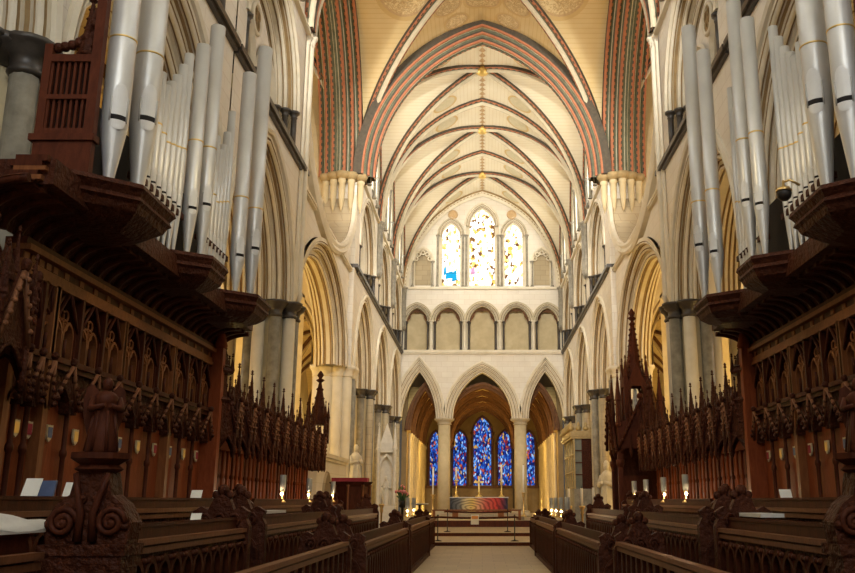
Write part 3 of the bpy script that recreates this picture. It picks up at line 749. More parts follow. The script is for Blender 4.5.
# upper window: three lights and two blind niches
up = [(0, .88, 16.1, 20.45, 1.35, .28), (-2.2, .62, 16.1, 19.75, .95, .25), (2.2, .62, 16.1, 19.75, .95, .25)]
bl = [(-4.15, .55, 16.1, 17.85, .85, .15), (4.15, .55, 16.1, 17.85, .85, .15)]
mb = MB(); wall_open(mb, TE, -W, W, 15.9, topE, up + bl, .0, 0, 12); struct(mb, 'window_wall', 'stone', RE)
mb = MB(); P, Mt = orders(.28, .4, 2, .8)
for o in up: arch_sweep(mb, TE, o[0], o[3], o[1], o[4], P, 12, 0, Mt); arch_sweep(mb, TE, o[0], o[3], o[1], o[4], [(.36, 0), (.34, -.08), (.28, 0)], 12)
for o in up: arch_sweep(mb, TE, o[0], o[3], o[1], o[4], [(o[5], 0), (o[5] - .02, .4), (0, .5), (0, .8)], 10, o[3] - o[2])
for o in bl:
    arch_sweep(mb, TE, o[0], o[3], o[1], o[4], [(.22, 0), (.2, -.07), (.1, -.02), (.02, .1), (0, .3)], 12, o[3] - o[2])
    for k in range(5):     # scalloped head
        t = PI * (k + .5) / 5; mb.tube([TE(o[0] + .50 * math.cos(t) + .13 * math.cos(2 * PI * q / 10), .05, o[3] + .62 * math.sin(t) + .13 * math.sin(2 * PI * q / 10)) for q in range(10)], .05, 5, 0, False, True)
struct(mb, 'window_moulding', ['dress', 'groove'], RE)
mb = MB(); mb.poly([TE(-5, .32, 16), TE(-3.3, .32, 16), TE(-3.3, .32, 19), TE(-5, .32, 19)]); mb.poly([TE(3.3, .32, 16), TE(5, .32, 16), TE(5, .32, 19), TE(3.3, .32, 19)])
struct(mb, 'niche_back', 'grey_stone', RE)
for x in (-3.12, -1.35, -1.12, 1.12, 1.35, 3.12, -4.85, 4.85, -3.45, 3.45):
    gallery_shaft(TE, x, .02, 15.98, 19.75 if abs(x) < 3.3 else 17.85, RE, .085, 'purbeck_pale')
for x in (-1.85, 1.85):
    roundels = MB(); rr = [TE(x * 1.12 + .3 * math.cos(2 * PI * k / 14), -.02, 21.25 + .3 * math.sin(2 * PI * k / 14)) for k in range(14)]
    roundels.tube(rr, .06, 5, 0, False, True); roundels.poly(rr); struct(roundels, 'carved_roundel', 'medal_edge', RE)
WIN[0] += 1; w = struct_root('window_%d' % WIN[0])
for o in up:
    mb = MB(); lancet_pane(mb, TE, o[0], o[1] + .01, o[2], o[3], o[4] + .01, .6); mb.build('pane', 'east_glass', w)
for (x, z, a, b, m) in ((-2.3, 17.0, .30, .30, 'east_blue'), (-1.95, 16.95, .18, .45, 'east_blue'), (-2.62, 17.3, .1, .35, 'east_blue'), (-.66, 17.3, .16, .30, 'east_pink')):
    mb = MB(); mb.poly([TE(x - a, .58, z - b), TE(x + a, .58, z - b * .7), TE(x + a * .7, .58, z + b), TE(x - a * .8, .58, z + b * .5)]); mb.build('coloured_pane', m, w)
mb = MB()
for o in up:
    for k in range(1, 9):
        z = o[2] + k * .52
        if z < o[3] + .3: mb.box(o[0] - o[1], o[0] + o[1], EY + .555, EY + .575, z - .012, z + .012)
mb.build('saddle_bar', 'iron', w)
T = lambda u, d, z: (u, EY - .02 + d, z)
L = arch_line((-W, EY - .16), (W, EY - .16), ZS, W, RISE); mb = MB(); P, Mt = rib_prof(.34, .42); mb.sweep(L, plan_side(L), P, Mt); struct(mb, 'vault_rib', ['dress', 'groove', 'dress', 'gold_stone'], ceil)

# ================================================================== chapel beyond
CY = 80.0
RC = struct_root('wall_chapel')
TC = lambda u, d, z: (u, CY + d, z)
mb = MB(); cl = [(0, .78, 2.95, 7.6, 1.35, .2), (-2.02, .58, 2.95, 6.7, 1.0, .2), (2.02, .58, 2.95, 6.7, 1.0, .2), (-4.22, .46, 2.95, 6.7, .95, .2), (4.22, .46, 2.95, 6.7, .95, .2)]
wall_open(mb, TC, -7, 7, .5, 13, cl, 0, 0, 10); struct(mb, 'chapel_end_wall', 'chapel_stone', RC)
mb = MB()
for o in cl: arch_sweep(mb, TC, o[0], o[3], o[1], o[4], [(.2, 0), (.17, -.09), (.1, 0), (.02, .15), (0, .4)], 10, o[3] - o[2])
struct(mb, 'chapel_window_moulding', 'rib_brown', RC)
for o in cl:
    for q in (-1, 1): gallery_shaft(TC, o[0] + q * (o[1] + .16), -.1, 2.9, o[3], RC, .09, 'rib_brown')
mb = MB(); mb.box(-7, 7, CY - .18, CY, 2.7, 2.9); struct(mb, 'sill_course', 'rib_brown', RC)
WIN[0] += 1; w = struct_root('window_%d' % WIN[0]); 
for o in cl:
    mb = MB(); lancet_pane(mb, TC, o[0], o[1] + .01, o[2], o[3], o[4] + .01, .3); mb.build('pane', 'blue_glass', w)
for s in (-1, 1):
    mb = MB(); mb.box(min(s * 5.15, s * 5.5), max(s * 5.15, s * 5.5), EY + 1.6, CY, 0, 13); struct(mb, 'chapel_side_wall', 'chapel_stone', RC)
mb = MB(); bY = [60.4, 64.4, 68.4, 72.4, 76.2, 80.0]
for x0, x1, h in ((-2.7, 2.7, 3.2), (2.7, 5.2, 3.2), (-5.2, -2.7, 3.2)):
    for a, b in zip(bY, bY[1:]):
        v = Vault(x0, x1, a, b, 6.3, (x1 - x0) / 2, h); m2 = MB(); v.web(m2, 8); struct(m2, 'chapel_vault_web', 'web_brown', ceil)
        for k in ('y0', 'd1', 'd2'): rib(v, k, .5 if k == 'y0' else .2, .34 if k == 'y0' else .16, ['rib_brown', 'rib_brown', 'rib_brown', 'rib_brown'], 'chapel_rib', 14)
for s in (-1, 1):
    for y in [62 + 1.75 * k for k in range(10)]:
        mb = MB(); mb.lathe(s * 5.04, y, [(.2, .6), (.2, .8), (.11, .9), (.11, 5.9), (.2, 6.05), (.2, 6.2)], 8); struct(mb, 'chapel_wall_shaft', 'gold_stone', RC)
for s in (-1, 1):
    for i, y in enumerate(bY[1:-1]):
        x = s * 2.7; t = thing('slender_column', 'slender dark chapel column beyond the altar, %s from the end wall, %s' % (['second', 'third', 'fourth', 'fifth'][4 - 1 - i - 0] if False else ['fourth', 'third', 'second', 'first'][i], SIDE[s]), 'column', (x, y, .6))
        mb = MB(); mb.lathe(x, y, [(.13, .95), (.13, 6.0)], 10); mb.build('shaft', 'purbeck', t)
        mb = MB(); mb.lathe(x, y, [(.3, .6), (.3, .8), (.2, .95), (.13, 1.0)], 12); mb.build('base', 'purbeck_pale', t)
        mb = MB(); mb.lathe(x, y, [(.13, 5.9), (.2, 6.0), (.17, 6.08), (.3, 6.25), (.32, 6.35)], 12); mb.build('capital', 'rib_brown', t)

# ================================================================== floors and steps
fl = struct_root('floor')
def slab(name, x0, x1, y0, y1, z0, z1, mat='floor', parent=fl):
    mb = MB(); mb.box(x0, x1, y0, y1, z0, z1); return struct(mb, name, mat, parent)
slab('choir_floor', -16, 16, -6, 33.5, -.3, 0)
slab('presbytery_floor', -16, 16, 33.5, 39.2, -.3, .13)
slab('presbytery_floor', -12, 12, 39.2, 47.9, -.3, .27)
slab('presbytery_floor', -12, 12, 47.9, 81, -.3, .6)
for y, z0, z1 in ((33.5, 0, .13), (39.2, .13, .27), (47.9, .27, .6)):
    mb = MB(); mb.box(-5.4, 5.4, y - .02, y - .001, z0, z1 - .005); struct(mb, 'step_riser', 'oak_plain', fl)
slab('altar_dais', -2.6, 2.3, 49.6, 54.5, .6, .76); slab('altar_dais', -2.3, 2.0, 50.3, 54.0, .76, .93)

# ================================================================== altar and its furniture
AX = -.2
t = thing('altar', 'high altar under a swirling grey, gold and red frontal', 'altar', (AX, 52.3, .93))
mb = MB(); mb.box(AX - 1.6, AX + 1.6, 51.9, 52.8, .93, 1.76); mb.build('block', 'grey_stone', t)
mb = MB(); mb.box(AX - 1.7, AX + 1.7, 51.84, 52.86, 1.76, 1.82); mb.build('fair_linen', 'white_cloth', t)
def frontal_mat():
    m, nt, out = new_mat('swirling_frontal'); co = objco(nt)
    sx = nt.nodes.new('ShaderNodeSeparateXYZ'); nt.links.new(co, sx.inputs[0])
    mr = nt.nodes.new('ShaderNodeMapRange'); nt.links.new(sx.outputs[0], mr.inputs[0]); mr.inputs[1].default_value = -1.65; mr.inputs[2].default_value = 1.65
    r = ramp(nt, [(0, (.03, .035, .05)), (.16, (.14, .14, .13)), (.27, (.55, .44, .22)), (.38, (.62, .44, .12)), (.50, (.60, .30, .16)), (.62, (.50, .10, .07)), (.80, (.52, .045, .03)), (.93, (.12, .02, .04)), (1, (.02, .03, .06))])
    nt.links.new(mr.outputs[0], r.inputs[0])
    mp = nt.nodes.new('ShaderNodeMapping'); nt.links.new(co, mp.inputs[0]); mp.inputs['Location'].default_value = (.35, 0, -.42); mp.inputs['Scale'].default_value = (.75, 0, 1.5)
    wv = nt.nodes.new('ShaderNodeTexWave'); wv.wave_type = 'RINGS'; wv.rings_direction = 'SPHERICAL'; nt.links.new(mp.outputs[0], wv.inputs[0])
    wv.inputs['Scale'].default_value = 1.5; wv.inputs['Distortion'].default_value = 6.0; wv.inputs['Detail'].default_value = 2
    w2 = ramp(nt, [(.2, (.45, .40, .38)), (.6, (1.15, 1.1, 1.05))]); nt.links.new(wv.outputs['Fac'], w2.inputs[0])
    bsdf(nt, out, mixc(nt, 'MULTIPLY', .85, r.outputs[0], w2.outputs[0]), .8); return m
M['frontal'] = frontal_mat()
mb = MB(); mb.box(AX - 1.66, AX + 1.66, 51.80, 51.88, .95, 1.78); mb.build('frontal', 'frontal', t)
def candlestick(x, y, z, h, hc, label, r=.16, mat='gold', group=None, name='altar_candlestick'):
    t = thing(name, label, 'candlestick', (x, y, z), group); mb = MB()
    mb.lathe(x, y, [(r, z), (r, z + .04), (r * .5, z + .1), (r * .3, z + .2), (r * .45, z + h * .35), (r * .25, z + h * .4), (r * .25, z + h * .8), (r * .5, z + h * .86), (r * .3, z + h * .9), (r * .75, z + h * .97), (r * .75, z + h)], 10); mb.build('stem', mat, t)
    mb = MB(); mb.lathe(x, y, [(r * .3, z + h), (r * .3, z + h + hc)], 10); c = mb.build('candle', 'wax', t)
    mb = MB(); mb.lathe(x, y, [(.002, z + h + hc), (.014, z + h + hc + .02), (.002, z + h + hc + .07)], 6); mb.build('wick', 'iron', c)
    return t
candlestick(AX - 1.32, 52.35, 1.82, .95, .75, 'tall gilt candlestick on the grey end of the altar', .17)
candlestick(AX + 1.32, 52.35, 1.82, .85, 1.0, 'tall gilt candlestick on the red end of the altar', .17)
candlestick(-2.75, 50.2, .6, 1.35, 1.5, 'tall floor candlestick beside the altar column, on the pulpit side', .17, 'brass', None, 'floor_candlestick')
candlestick(2.3, 50.2, .76, 1.3, 1.5, 'tall floor candlestick beside the altar column, on the spired throne side', .17, 'brass', None, 'floor_candlestick')
t = thing('altar_cross', 'small gilt cross standing at the middle of the altar', 'cross', (AX, 52.5, 1.82)); mb = MB()
mb.lathe(AX, 52.5, [(.2, 1.82), (.2, 1.88), (.06, 1.98), (.04, 2.1)], 10); mb.build('foot', 'gold', t)
mb = MB(); mb.box(AX - .045, AX + .045, 52.47, 52.53, 2.08, 3.0); mb.box(AX - .28, AX + .28, 52.47, 52.53, 2.62, 2.72); mb.lathe(AX, 52.5, [(.02, 2.6), (.11, 2.67), (.02, 2.74)], 8); mb.build('cross', 'gold', t)
# communion rail
t = thing('communion_rail', 'low brown communion rail crossing in front of the altar', 'rail', (AX, 48.6, .6)); mb = MB()
mb.box(AX - 2.5, AX + 2.3, 48.5, 48.72, 1.08, 1.16); mb.build('top_rail', 'oak_rail', t)
for x in (-2.4, -1.25, 1.2, 2.2):
    mb = MB(); mb.box(AX + x - (.16 if abs(x) < 2 else .07), AX + x + (.16 if abs(x) < 2 else .07), 48.54, 48.68, .6, 1.08); mb.build('post', 'oak_gold', t)
t = thing('kneeler_bench', 'long pale kneeler cushion lying along the communion rail', 'kneeler', (AX, 48.3, .6)); mb = MB()
mb.box(AX - 2.2, AX + 2.0, 48.15, 48.45, .6, .72); mb.build('cushion', 'gold_stone', t)
# rope barriers
def barrier(y, xs, z, label, hang):
    t = thing('rope_barrier', label, 'barrier', (0, y, z)); p = []
    for x in xs:
        mb = MB(); mb.lathe(x, y, [(.16, z), (.16, z + .02), (.03, z + .05), (.02, z + .08), (.02, z + .92), (.04, z + .94), (.01, z + .98)], 10); mb.build('post', 'iron', t)
    ext = 1.0 if False else 0
    L = [(xs[0] - .15, y, z + .86)] + [(xs[0] + (xs[1] - xs[0]) * k / 10, y, z + .88 - .04 * math.sin(PI * k / 10)) for k in range(11)] + [(xs[1] + .15, y, z + .86)]
    mb = MB(); mb.tube(L, .042, 6); mb.build('rope', 'oak_plain', t)
barrier(34.3, (-1.68, 1.22), .13, 'thick dark rope barrier with a notice hanging, on the first step', 0)
barrier(40.3, (-1.55, 1.12), .27, 'second dark rope barrier, nearer the altar rail', 0)
t = thing('hanging_notice', 'small white notice with an orange panel hung on the rope', 'notice', (-.28, 34.24, .72)); mb = MB()
mb.box(-.43, -.13, 34.23, 34.245, .74, 1.1); mb.build('card', 'paper', t)
mb = MB(); mb.box(-.40, -.16, 34.222, 34.23, .94, 1.05); mb.build('panel', speckle('orange_print', (.72, .30, .08), (.78, .36, .12)), t, ) 
# ================================================================== organ cases
def crocket_cone(mb, x, y, z0, z1, r, n=8, m=0, bumps=5, ball=True):
    """pinnacle: cone with crockets up its edges and a finial"""
    mb.lathe(x, y, [(r, z0), (r * 1.15, z0 + .02), (r * .95, z0 + .05), (r * .12, z1)], n, m, True, False)
    for k in range(1, bumps + 1):
        q = k / (bumps + 1); rr = r * (.95 + (.12 - .95) * q) + r * .06; z = z0 + (z1 - z0) * q
        for e in range(4):
            a = PI / 4 + e * PI / 2; px, py = x + rr * math.cos(a), y + rr * math.sin(a); w = r * .15
            mb.lathe(px, py, [(w * .3, z - w), (w, z), (w * .2, z + w)], 4, m, True, False)
    if ball:
        w = max(.022, r * .42)
        mb.lathe(x, y, [(w * .5, z1 - w * .5), (w * 1.2, z1 + w * .1), (w * .4, z1 + w * .6), (w * .9, z1 + w * 1.4), (w * .2, z1 + w * 2.6)], 6, m)
def make_pipe(t, s, ax, y, z0, zm, zt, r, band, lean=0, n=16):
    x = s * ax; mb = MB()
    mb.lathe(x, y, [(r * .28, z0), (r * .98, zm - r * .3), (r, zm), (r, zt), (r * .90, zt), (r * .88, zt - .25)], n, 0, False)
    p = mb.build('pipe', 'tin', t)
    # mouth: arched flat, dark slit and lower lip, on the side toward the aisle and the viewer
    fa = math.atan2(-.78, -s * .62); mw = .62
    def cy(a, z, k): return (x + r * k * math.cos(fa + a), y + r * k * math.sin(fa + a), z)
    mb = MB(); H = r * 2.9; nn = 8
    for i in range(nn):
        a0, a1 = -mw + 2 * mw * i / nn, -mw + 2 * mw * (i + 1) / nn
        h0, h1 = zm + H * (.55 + .45 * math.sqrt(max(0, 1 - (a0 / mw) ** 2))), zm + H * (.55 + .45 * math.sqrt(max(0, 1 - (a1 / mw) ** 2)))
        mb.poly([cy(a0, zm + r * .4, 1.015), cy(a1, zm + r * .4, 1.015), cy(a1, h1, 1.03), cy(a0, h0, 1.03)], 0)
        mb.poly([cy(a0, zm, 1.02), cy(a1, zm, 1.02), cy(a1, zm + r * .4, 1.02), cy(a0, zm + r * .4, 1.02)], 1)
        q = r * .75
        mb.poly([cy(a0, zm - q * math.sqrt(max(0.02, 1 - (a0 / mw) ** 2)), 1.0), cy(a1, zm - q * math.sqrt(max(.02, 1 - (a1 / mw) ** 2)), 1.0), cy(a1, zm, 1.04), cy(a0, zm, 1.04)], 0)
        mb.poly([cy(a0, h0, 1.0), cy(a1, h1, 1.0), cy(a1, h1, 1.03), cy(a0, h0, 1.03)], 1)
    for sg in (-1, 1):
        mb.tube([cy(sg * mw, zm - r * .1, 1.03), cy(sg * mw, zm + H * .62, 1.04)], r * .07, 5, 2)
    mb.build('mouth', ['mouth_light', 'black', 'tin_dark'], p)
    if band:
        mb = MB(); mb.lathe(x, y, [(r * 1.0, band - .012), (r * 1.035, band - .008), (r * 1.035, band + .008), (r * 1.0, band + .012)], n, 0, False); mb.build('gilded_band', 'gold', p)
    return p
BIG = [(8.62, 5.48, 9.4, .142, 6.45), (9.36, 5.80, 9.4, .155, 6.66), (11.30, 5.42, 7.88, .10, 6.42), (11.86, 5.66, 8.5, .108, 6.55), (13.45, 5.36, 8.55, .115, 6.36), (14.32, 5.72, 9.5, .128, 6.46)]
FLA = [(9.93, 7.05), (10.12, 6.85), (10.30, 6.76), (10.48, 6.90), (10.67, 7.09), (10.86, 7.34), (11.03, 7.6)]
FLB = [(12.28, 7.3), (12.46, 7.0), (12.63, 6.85), (12.80, 7.0), (12.96, 7.28), (13.13, 7.72)]
def organ(s, label, ax=3.9, dz=0.0):
    t = thing('pipe_organ_case', label, 'organ', (s * 4.4, 11.5, 4.7))
    B = lambda mb, a0, a1, y0, y1, z0, z1, m=0: mb.box(min(s * a0, s * a1), max(s * a0, s * a1), y0, y1, z0, z1, m)
    for y, zm, zt, r, bd in BIG: make_pipe(t, s, (3.9 if y < 10 else ax + .06 if y < 13 else ax), y, 4.76, zm + dz * (.5 if y < 10 else .15), zt + dz, r, bd + dz * .3, 0, 20)
    for i, (y, zt) in enumerate(FLA): make_pipe(t, s, 4.05, y, 4.70, 5.36, zt + dz, .066, 6.05 + .05 * abs(3 - i) , 0, 12)
    for i, (y, zt) in enumerate(FLB): make_pipe(t, s, 4.05, y, 4.70, 5.30, zt + dz, .062, 6.0 + .06 * abs(2 - i), 0, 12)
    # soundboard, back screen and rails between pipes
    mb = MB(); B(mb, 3.97, 5.12, 7.66, 14.9, 4.45, 4.70); mb.build('soundboard', 'oak', t)
    mb = MB(); B(mb, 4.6, 4.66, 8.5, 14.7, 4.9, 6.2); mb.build('back_panel', 'black', t)  # black so the gaps between pipes read as shade
    for y0, y1 in ((9.6, 11.2), (12.05, 13.3)):
        mb = MB(); B(mb, 4.0, 4.13, y0, y1, 5.25, 5.33); mb.build('pipe_rack', 'oak', t)
    # tower platforms: moulded half-octagon brackets tapering to a drop below
    for yc, hw, pr in ((9.02, .92, .50), (11.58, .66, .42), (13.9, .80, .46)):
        mb = MB(); lv = [(4.77, 1.0), (4.72, 1.03), (4.69, .98), (4.65, .93), (4.60, .97), (4.57, .90), (4.50, .84), (4.42, .62), (4.36, .34)]
        rows = []
        for z, k in lv:
            w, p = hw * k, pr * k + .02
            rows.append([mb.vert((s * (4.02 - a), yc + b, z)) for a, b in ((-.35, -w), (0, -w), (p, -w * .52), (p, w * .52), (0, w), (-.35, w))])
        for a, b in zip(rows, rows[1:]):
            for k in range(5): mb.face((a[k], a[k + 1], b[k + 1], b[k]))
        mb.face(rows[0]); mb.face(rows[-1]); mb.build('tower_bracket', 'oak', t)
    # cornice along the front
    mb = MB()
    for (a, z0, z1, m) in ((4.02, 4.66, 4.72, 0), (4.07, 4.61, 4.66, 0), (4.03, 4.57, 4.61, 1), (4.10, 4.525, 4.57, 0), (4.06, 4.48, 4.525, 1), (4.12, 4.42, 4.48, 0)): B(mb, a, a + .3, 7.6, 14.95, z0, z1, m)
    mb.build('cornice', ['oak_plain', 'oak_gold'], t)
    # ribbed coving swelling out from the stall screen
    def cove(q): return 4.62 - .52 * (1 - math.cos(q * PI / 2)), 4.15 + .30 * math.sin(q * PI / 2)
    mb = MB(); n = 10; rows = [[mb.vert((s * cove(i / n)[0], y, cove(i / n)[1])) for i in range(n + 1)] for y in (7.4, 15.2)]
    for i in range(n): mb.face((rows[0][i], rows[0][i + 1], rows[1][i + 1], rows[1][i]), 0, True)
    mb.build('coving', 'oak', t)
    for k in range(27):
        y = 7.45 + k * .295; mb = MB(); mb.tube([(s * (cove(i / n)[0] - .012), y, cove(i / n)[1] - .012) for i in range(n + 1)], .045, 6, 0); mb.build('coving_rib', 'oak_plain', t)
    # end screen: framed lattice facing down the choir
    y0 = 8.22
    mb = MB()
    for a0, a1, z0, z1 in ((3.93, 4.03, 4.72, 9.0), (4.44, 4.52, 4.72, 6.2), (4.03, 4.44, 4.72, 5.20), (4.03, 4.44, 5.58, 5.63), (4.03, 4.44, 6.0, 6.08), (4.03, 4.44, 5.2, 5.26)): B(mb, a0, a1, y0, y0 + .09, z0, z1)
    mb.build('end_frame', 'oak_end', t)
    for k in range(7):
        a = 4.08 + k * .058; mb = MB()
        B(mb, a - .012, a + .012, y0 + .02, y0 + .06, 5.2, 6.02); mb.build('lattice_bar', 'oak_end', t)
    mb = MB(); B(mb, 4.0, 4.5, y0 + .12, y0 + .16, 4.95, 6.1); mb.build('end_backing', 'black', t)  # black sheet gives the lattice holes their shade
    mb = MB(); B(mb, 3.9, 4.56, y0 - .03, y0 + .1, 5.12, 5.19); mb.build('end_moulding', 'oak_end', t); mb = MB(); B(mb, 3.9, 4.56, y0 - .03, y0 + .1, 4.70, 4.76); mb.build('end_moulding', 'oak_end', t)
    mb = MB(); crocket_cone(mb, s * 4.12, y0 + .1, 6.08, 6.75, .10); [mb.ball(s * (4.06 + .07 * q), y0 + .06, 6.12 + .5 / (1.5 + q * 1.3), .055, 6) for q in range(6)]; mb.tube([(s * (4.04 + .08 * q), y0 + .06, 6.08 + .55 / (1 + q * 1.1)) for q in range(6)], .035, 6); mb.build('carved_crest', 'oak', t)
    return t
organ(-1, 'organ case of silver pipes with a lattice end screen, facing the spired throne')
organ(1, 'organ case of silver pipes with a dark hanging globe, on the spired throne side', 3.73, .42)
t = thing('hanging_globe', 'small black globe lamp with a gilt cap hanging by the organ pipes', 'lamp', (3.40, 9.35, 4.88)); mb = MB()
mb.ball(3.40, 9.35, 4.96, .085, 14); mb.build('globe', 'iron', t)
mb = MB(); mb.lathe(3.40, 9.35, [(.088, 4.985), (.092, 5.0), (.07, 5.03), (.02, 5.05), (.012, 5.12)], 14); mb.build('cap', 'brass', t)
mb = MB(); mb.tube([(3.40, 9.35, 5.1), (3.46, 9.3, 5.11), (3.56, 9.28, 5.04)], .014, 6); mb.build('bracket', 'brass', t)

# ================================================================== tall panelled stall screen below the organs
def flat_arch(mb, TT, uc, z0, sw, h, w, d0, d1, m=0, n=7, jamb=0):
    arch_sweep(mb, TT, uc, z0, sw, h, [(w, d0), (0, d0), (0, d1), (w, d1), (w, d0)], n, jamb, [m] * 4)
def shield(s, a, y, z, t, colour):
    mb = MB(); w, h = .062, .17
    pts = [(-w, h * .5), (-w * .5, h * .44), (0, h * .5), (w * .5, h * .44), (w, h * .5), (w, -h * .1), (w * .6, -h * .38), (0, -h * .55), (-w * .6, -h * .38), (-w, -h * .1)]
    mb.prism([(s * (a - .02), y + u, z + v) for u, v in pts], (s * -.022, 0, 0), 0)
    mb.box(min(s * (a - .044), s * (a - .048)), max(s * (a - .044), s * (a - .048)), y - .045, y + .045, z - .05, z + .06, 1)
    o = mb.build('heraldic_shield', ['gold_stone', colour], t); return o
def screen_bay(s, y0, y1, label, shields=True):
    A = 4.6; t = thing('stall_screen', label, 'stall screen', (s * A, (y0 + y1) / 2, .6)); w = (y1 - y0) / 3
    TT = lambda u, d, z: (s * (A + d), u, z)
    B = lambda mb, a0, a1, yy0, yy1, z0, z1, m=0: mb.box(min(s * a0, s * a1), max(s * a0, s * a1), yy0, yy1, z0, z1, m)
    mb = MB()
    for a, z0, z1, m in ((4.50, 4.08, 4.15, 0), (4.46, 4.02, 4.08, 1), (4.54, 3.93, 4.02, 0), (4.52, 3.86, 3.93, 1), (4.50, 3.80, 3.86, 1)): B(mb, a, 4.72, y0, y1, z0, z1, m)
    for k in range(5): B(mb, 4.525, 4.545, y0 + (k + .5) * (y1 - y0) / 5 - .05, y0 + (k + .5) * (y1 - y0) / 5 + .05, 3.94, 4.01, 1)
    mb.build('cornice', ['oak_plain', 'oak_gold'], t)
    mb = MB(); B(mb, 4.5, 4.66, y0 - .055, y0 + .055, .6, 3.82); mb.build('post', 'oak_gold', t)
    mb = MB(); B(mb, 4.49, 4.68, y0, y1, 3.03, 3.09); B(mb, 4.52, 4.68, y0, y1, 2.97, 3.03); mb.build('rail', 'oak_plain', t)
    mb = MB(); B(mb, 4.8, 4.84, y0, y1, 3.05, 3.85); mb.build('dark_backing', 'black', t)  # black sheet paints the shade behind the tracery openings
    for k in range(3):
        yc = y0 + (k + .5) * w; mb = MB()
        for q in (-1, 1): flat_arch(mb, TT, yc + q * w * .22, 3.34, w * .17, w * .24, .03, -.04, .05, 1, 5, .25)
        flat_arch(mb, TT, yc, 3.40, w * .42, w * .62, .035, -.06, .06, 0, 7, .3)
        for q in range(4):
            t0 = q * PI / 2 + PI / 4; c = (yc + .075 * math.cos(t0), 3.52 + .075 * math.sin(t0))
            mb.tube([TT(c[0] + .06 * math.cos(2 * PI * e / 8), -.02, c[1] + .06 * math.sin(2 * PI * e / 8)) for e in range(8)], .016, 4, 1, False, True)
        # steep crocketed gable over the light
        for sg in (-1, 1):
            mb.tube([TT(yc + sg * w * .46, -.06, 3.42), TT(yc + sg * .02, -.08, 3.80)], .02, 5, 0)
        mb.lathe(*TT(yc, -.07, 0)[:2], [(.02, 3.09), (.02, 3.3)], 6, 0)
        mb.build('tracery_light', ['oak_plain', 'oak_gold'], t)
        mb = MB(); B(mb, 4.5, 4.6, y0 + k * w - .025, y0 + k * w + .025, 3.09, 3.82); mb.build('mullion', 'oak_plain', t)
        # stall back below: board, side colonnettes, canopy gable with pale edge
        mb = MB(); B(mb, 4.62, 4.68, yc - w * .5, yc + w * .5, 1.5, 3.0); p = mb.build('back_board', 'oak_red', t)
        mb = MB(); mb.lathe(s * 4.56, yc - w * .5, [(.045, 1.5), (.045, 1.6), (.028, 1.64), (.028, 2.05), (.042, 2.08), (.042, 2.12), (.028, 2.15), (.028, 2.6), (.05, 2.68)], 8); mb.build('colonnette', 'oak_plain', t)
        mb = MB(); flat_arch(mb, TT, yc, 2.52, w * .36, w * .45, .05, -.10, .02, 0, 6)
        for sg in (-1, 1): mb.tube([TT(yc + sg * w * .48, -.14, 2.55), TT(yc + sg * w * .02, -.2, 3.0)], .024, 5, 1)
        for q in range(6):
            for sg in (-1, 1):
                f = q / 6; mb.ball(*TT(yc + sg * w * (.48 - .46 * f), -.18, 2.57 + .43 * f), .03, 5)
        wall_open(mb, TT, yc - w * .5, yc + w * .5, 2.52, 2.97, [(yc, w * .36, None, 2.52, w * .45, .04)], -.02, 0, 6)
        mb.ball(*TT(yc, -.2, 3.05), .045, 6); mb.build('canopy_gable', ['oak', 'oak_rail'], t)
        if shields: shield(s, 4.62, yc, 2.30, t, ('blue_plate', 'gold', 'red_cloth')[k])
    mb = MB(); B(mb, 4.3, 4.68, y0, y1, 1.42, 1.5); mb.build('seat_cresting', 'oak_plain', t)
    for k in range(3):
        yc = y0 + (k + .5) * w; mb = MB(); B(mb, 4.25, 4.66, yc - w * .44, yc + w * .44, 1.02, 1.08); mb.build('seat', 'oak', t)
    mb = MB(); B(mb, 4.62, 4.68, y0, y1, .6, 1.42); mb.build('seat_back', 'oak', t)
    return t
bays = [(8.32, 9.08), (9.08, 10.92), (10.92, 12.76), (12.76, 14.6)]
nm = ['narrow and beside the gabled canopy', 'first wide one past the gabled canopy', 'middle one of the wide three', 'last before the canopied stalls']
for s in (-1, 1):
    for k, (a, b) in enumerate(bays):
        screen_bay(s, a, b, 'red-brown screen bay %s, %s' % (nm[k], 'facing the spired throne' if s < 0 else SIDE[1]))
    mb = MB(); x0, x1 = sorted((s * 4.35, s * 4.75)); mb.box(x0, x1, 14.56, 14.72, .6, 4.1)
    mb.lathe(s * 4.42, 14.64, [(.1, 4.1), (.12, 4.14), (.02, 4.5)], 6)
    tag(mb.build('screen_end_post', 'oak_red'), 'red-brown end post closing the tall stall screen, %s' % ('facing the spired throne' if s < 0 else SIDE[1]), 'post')
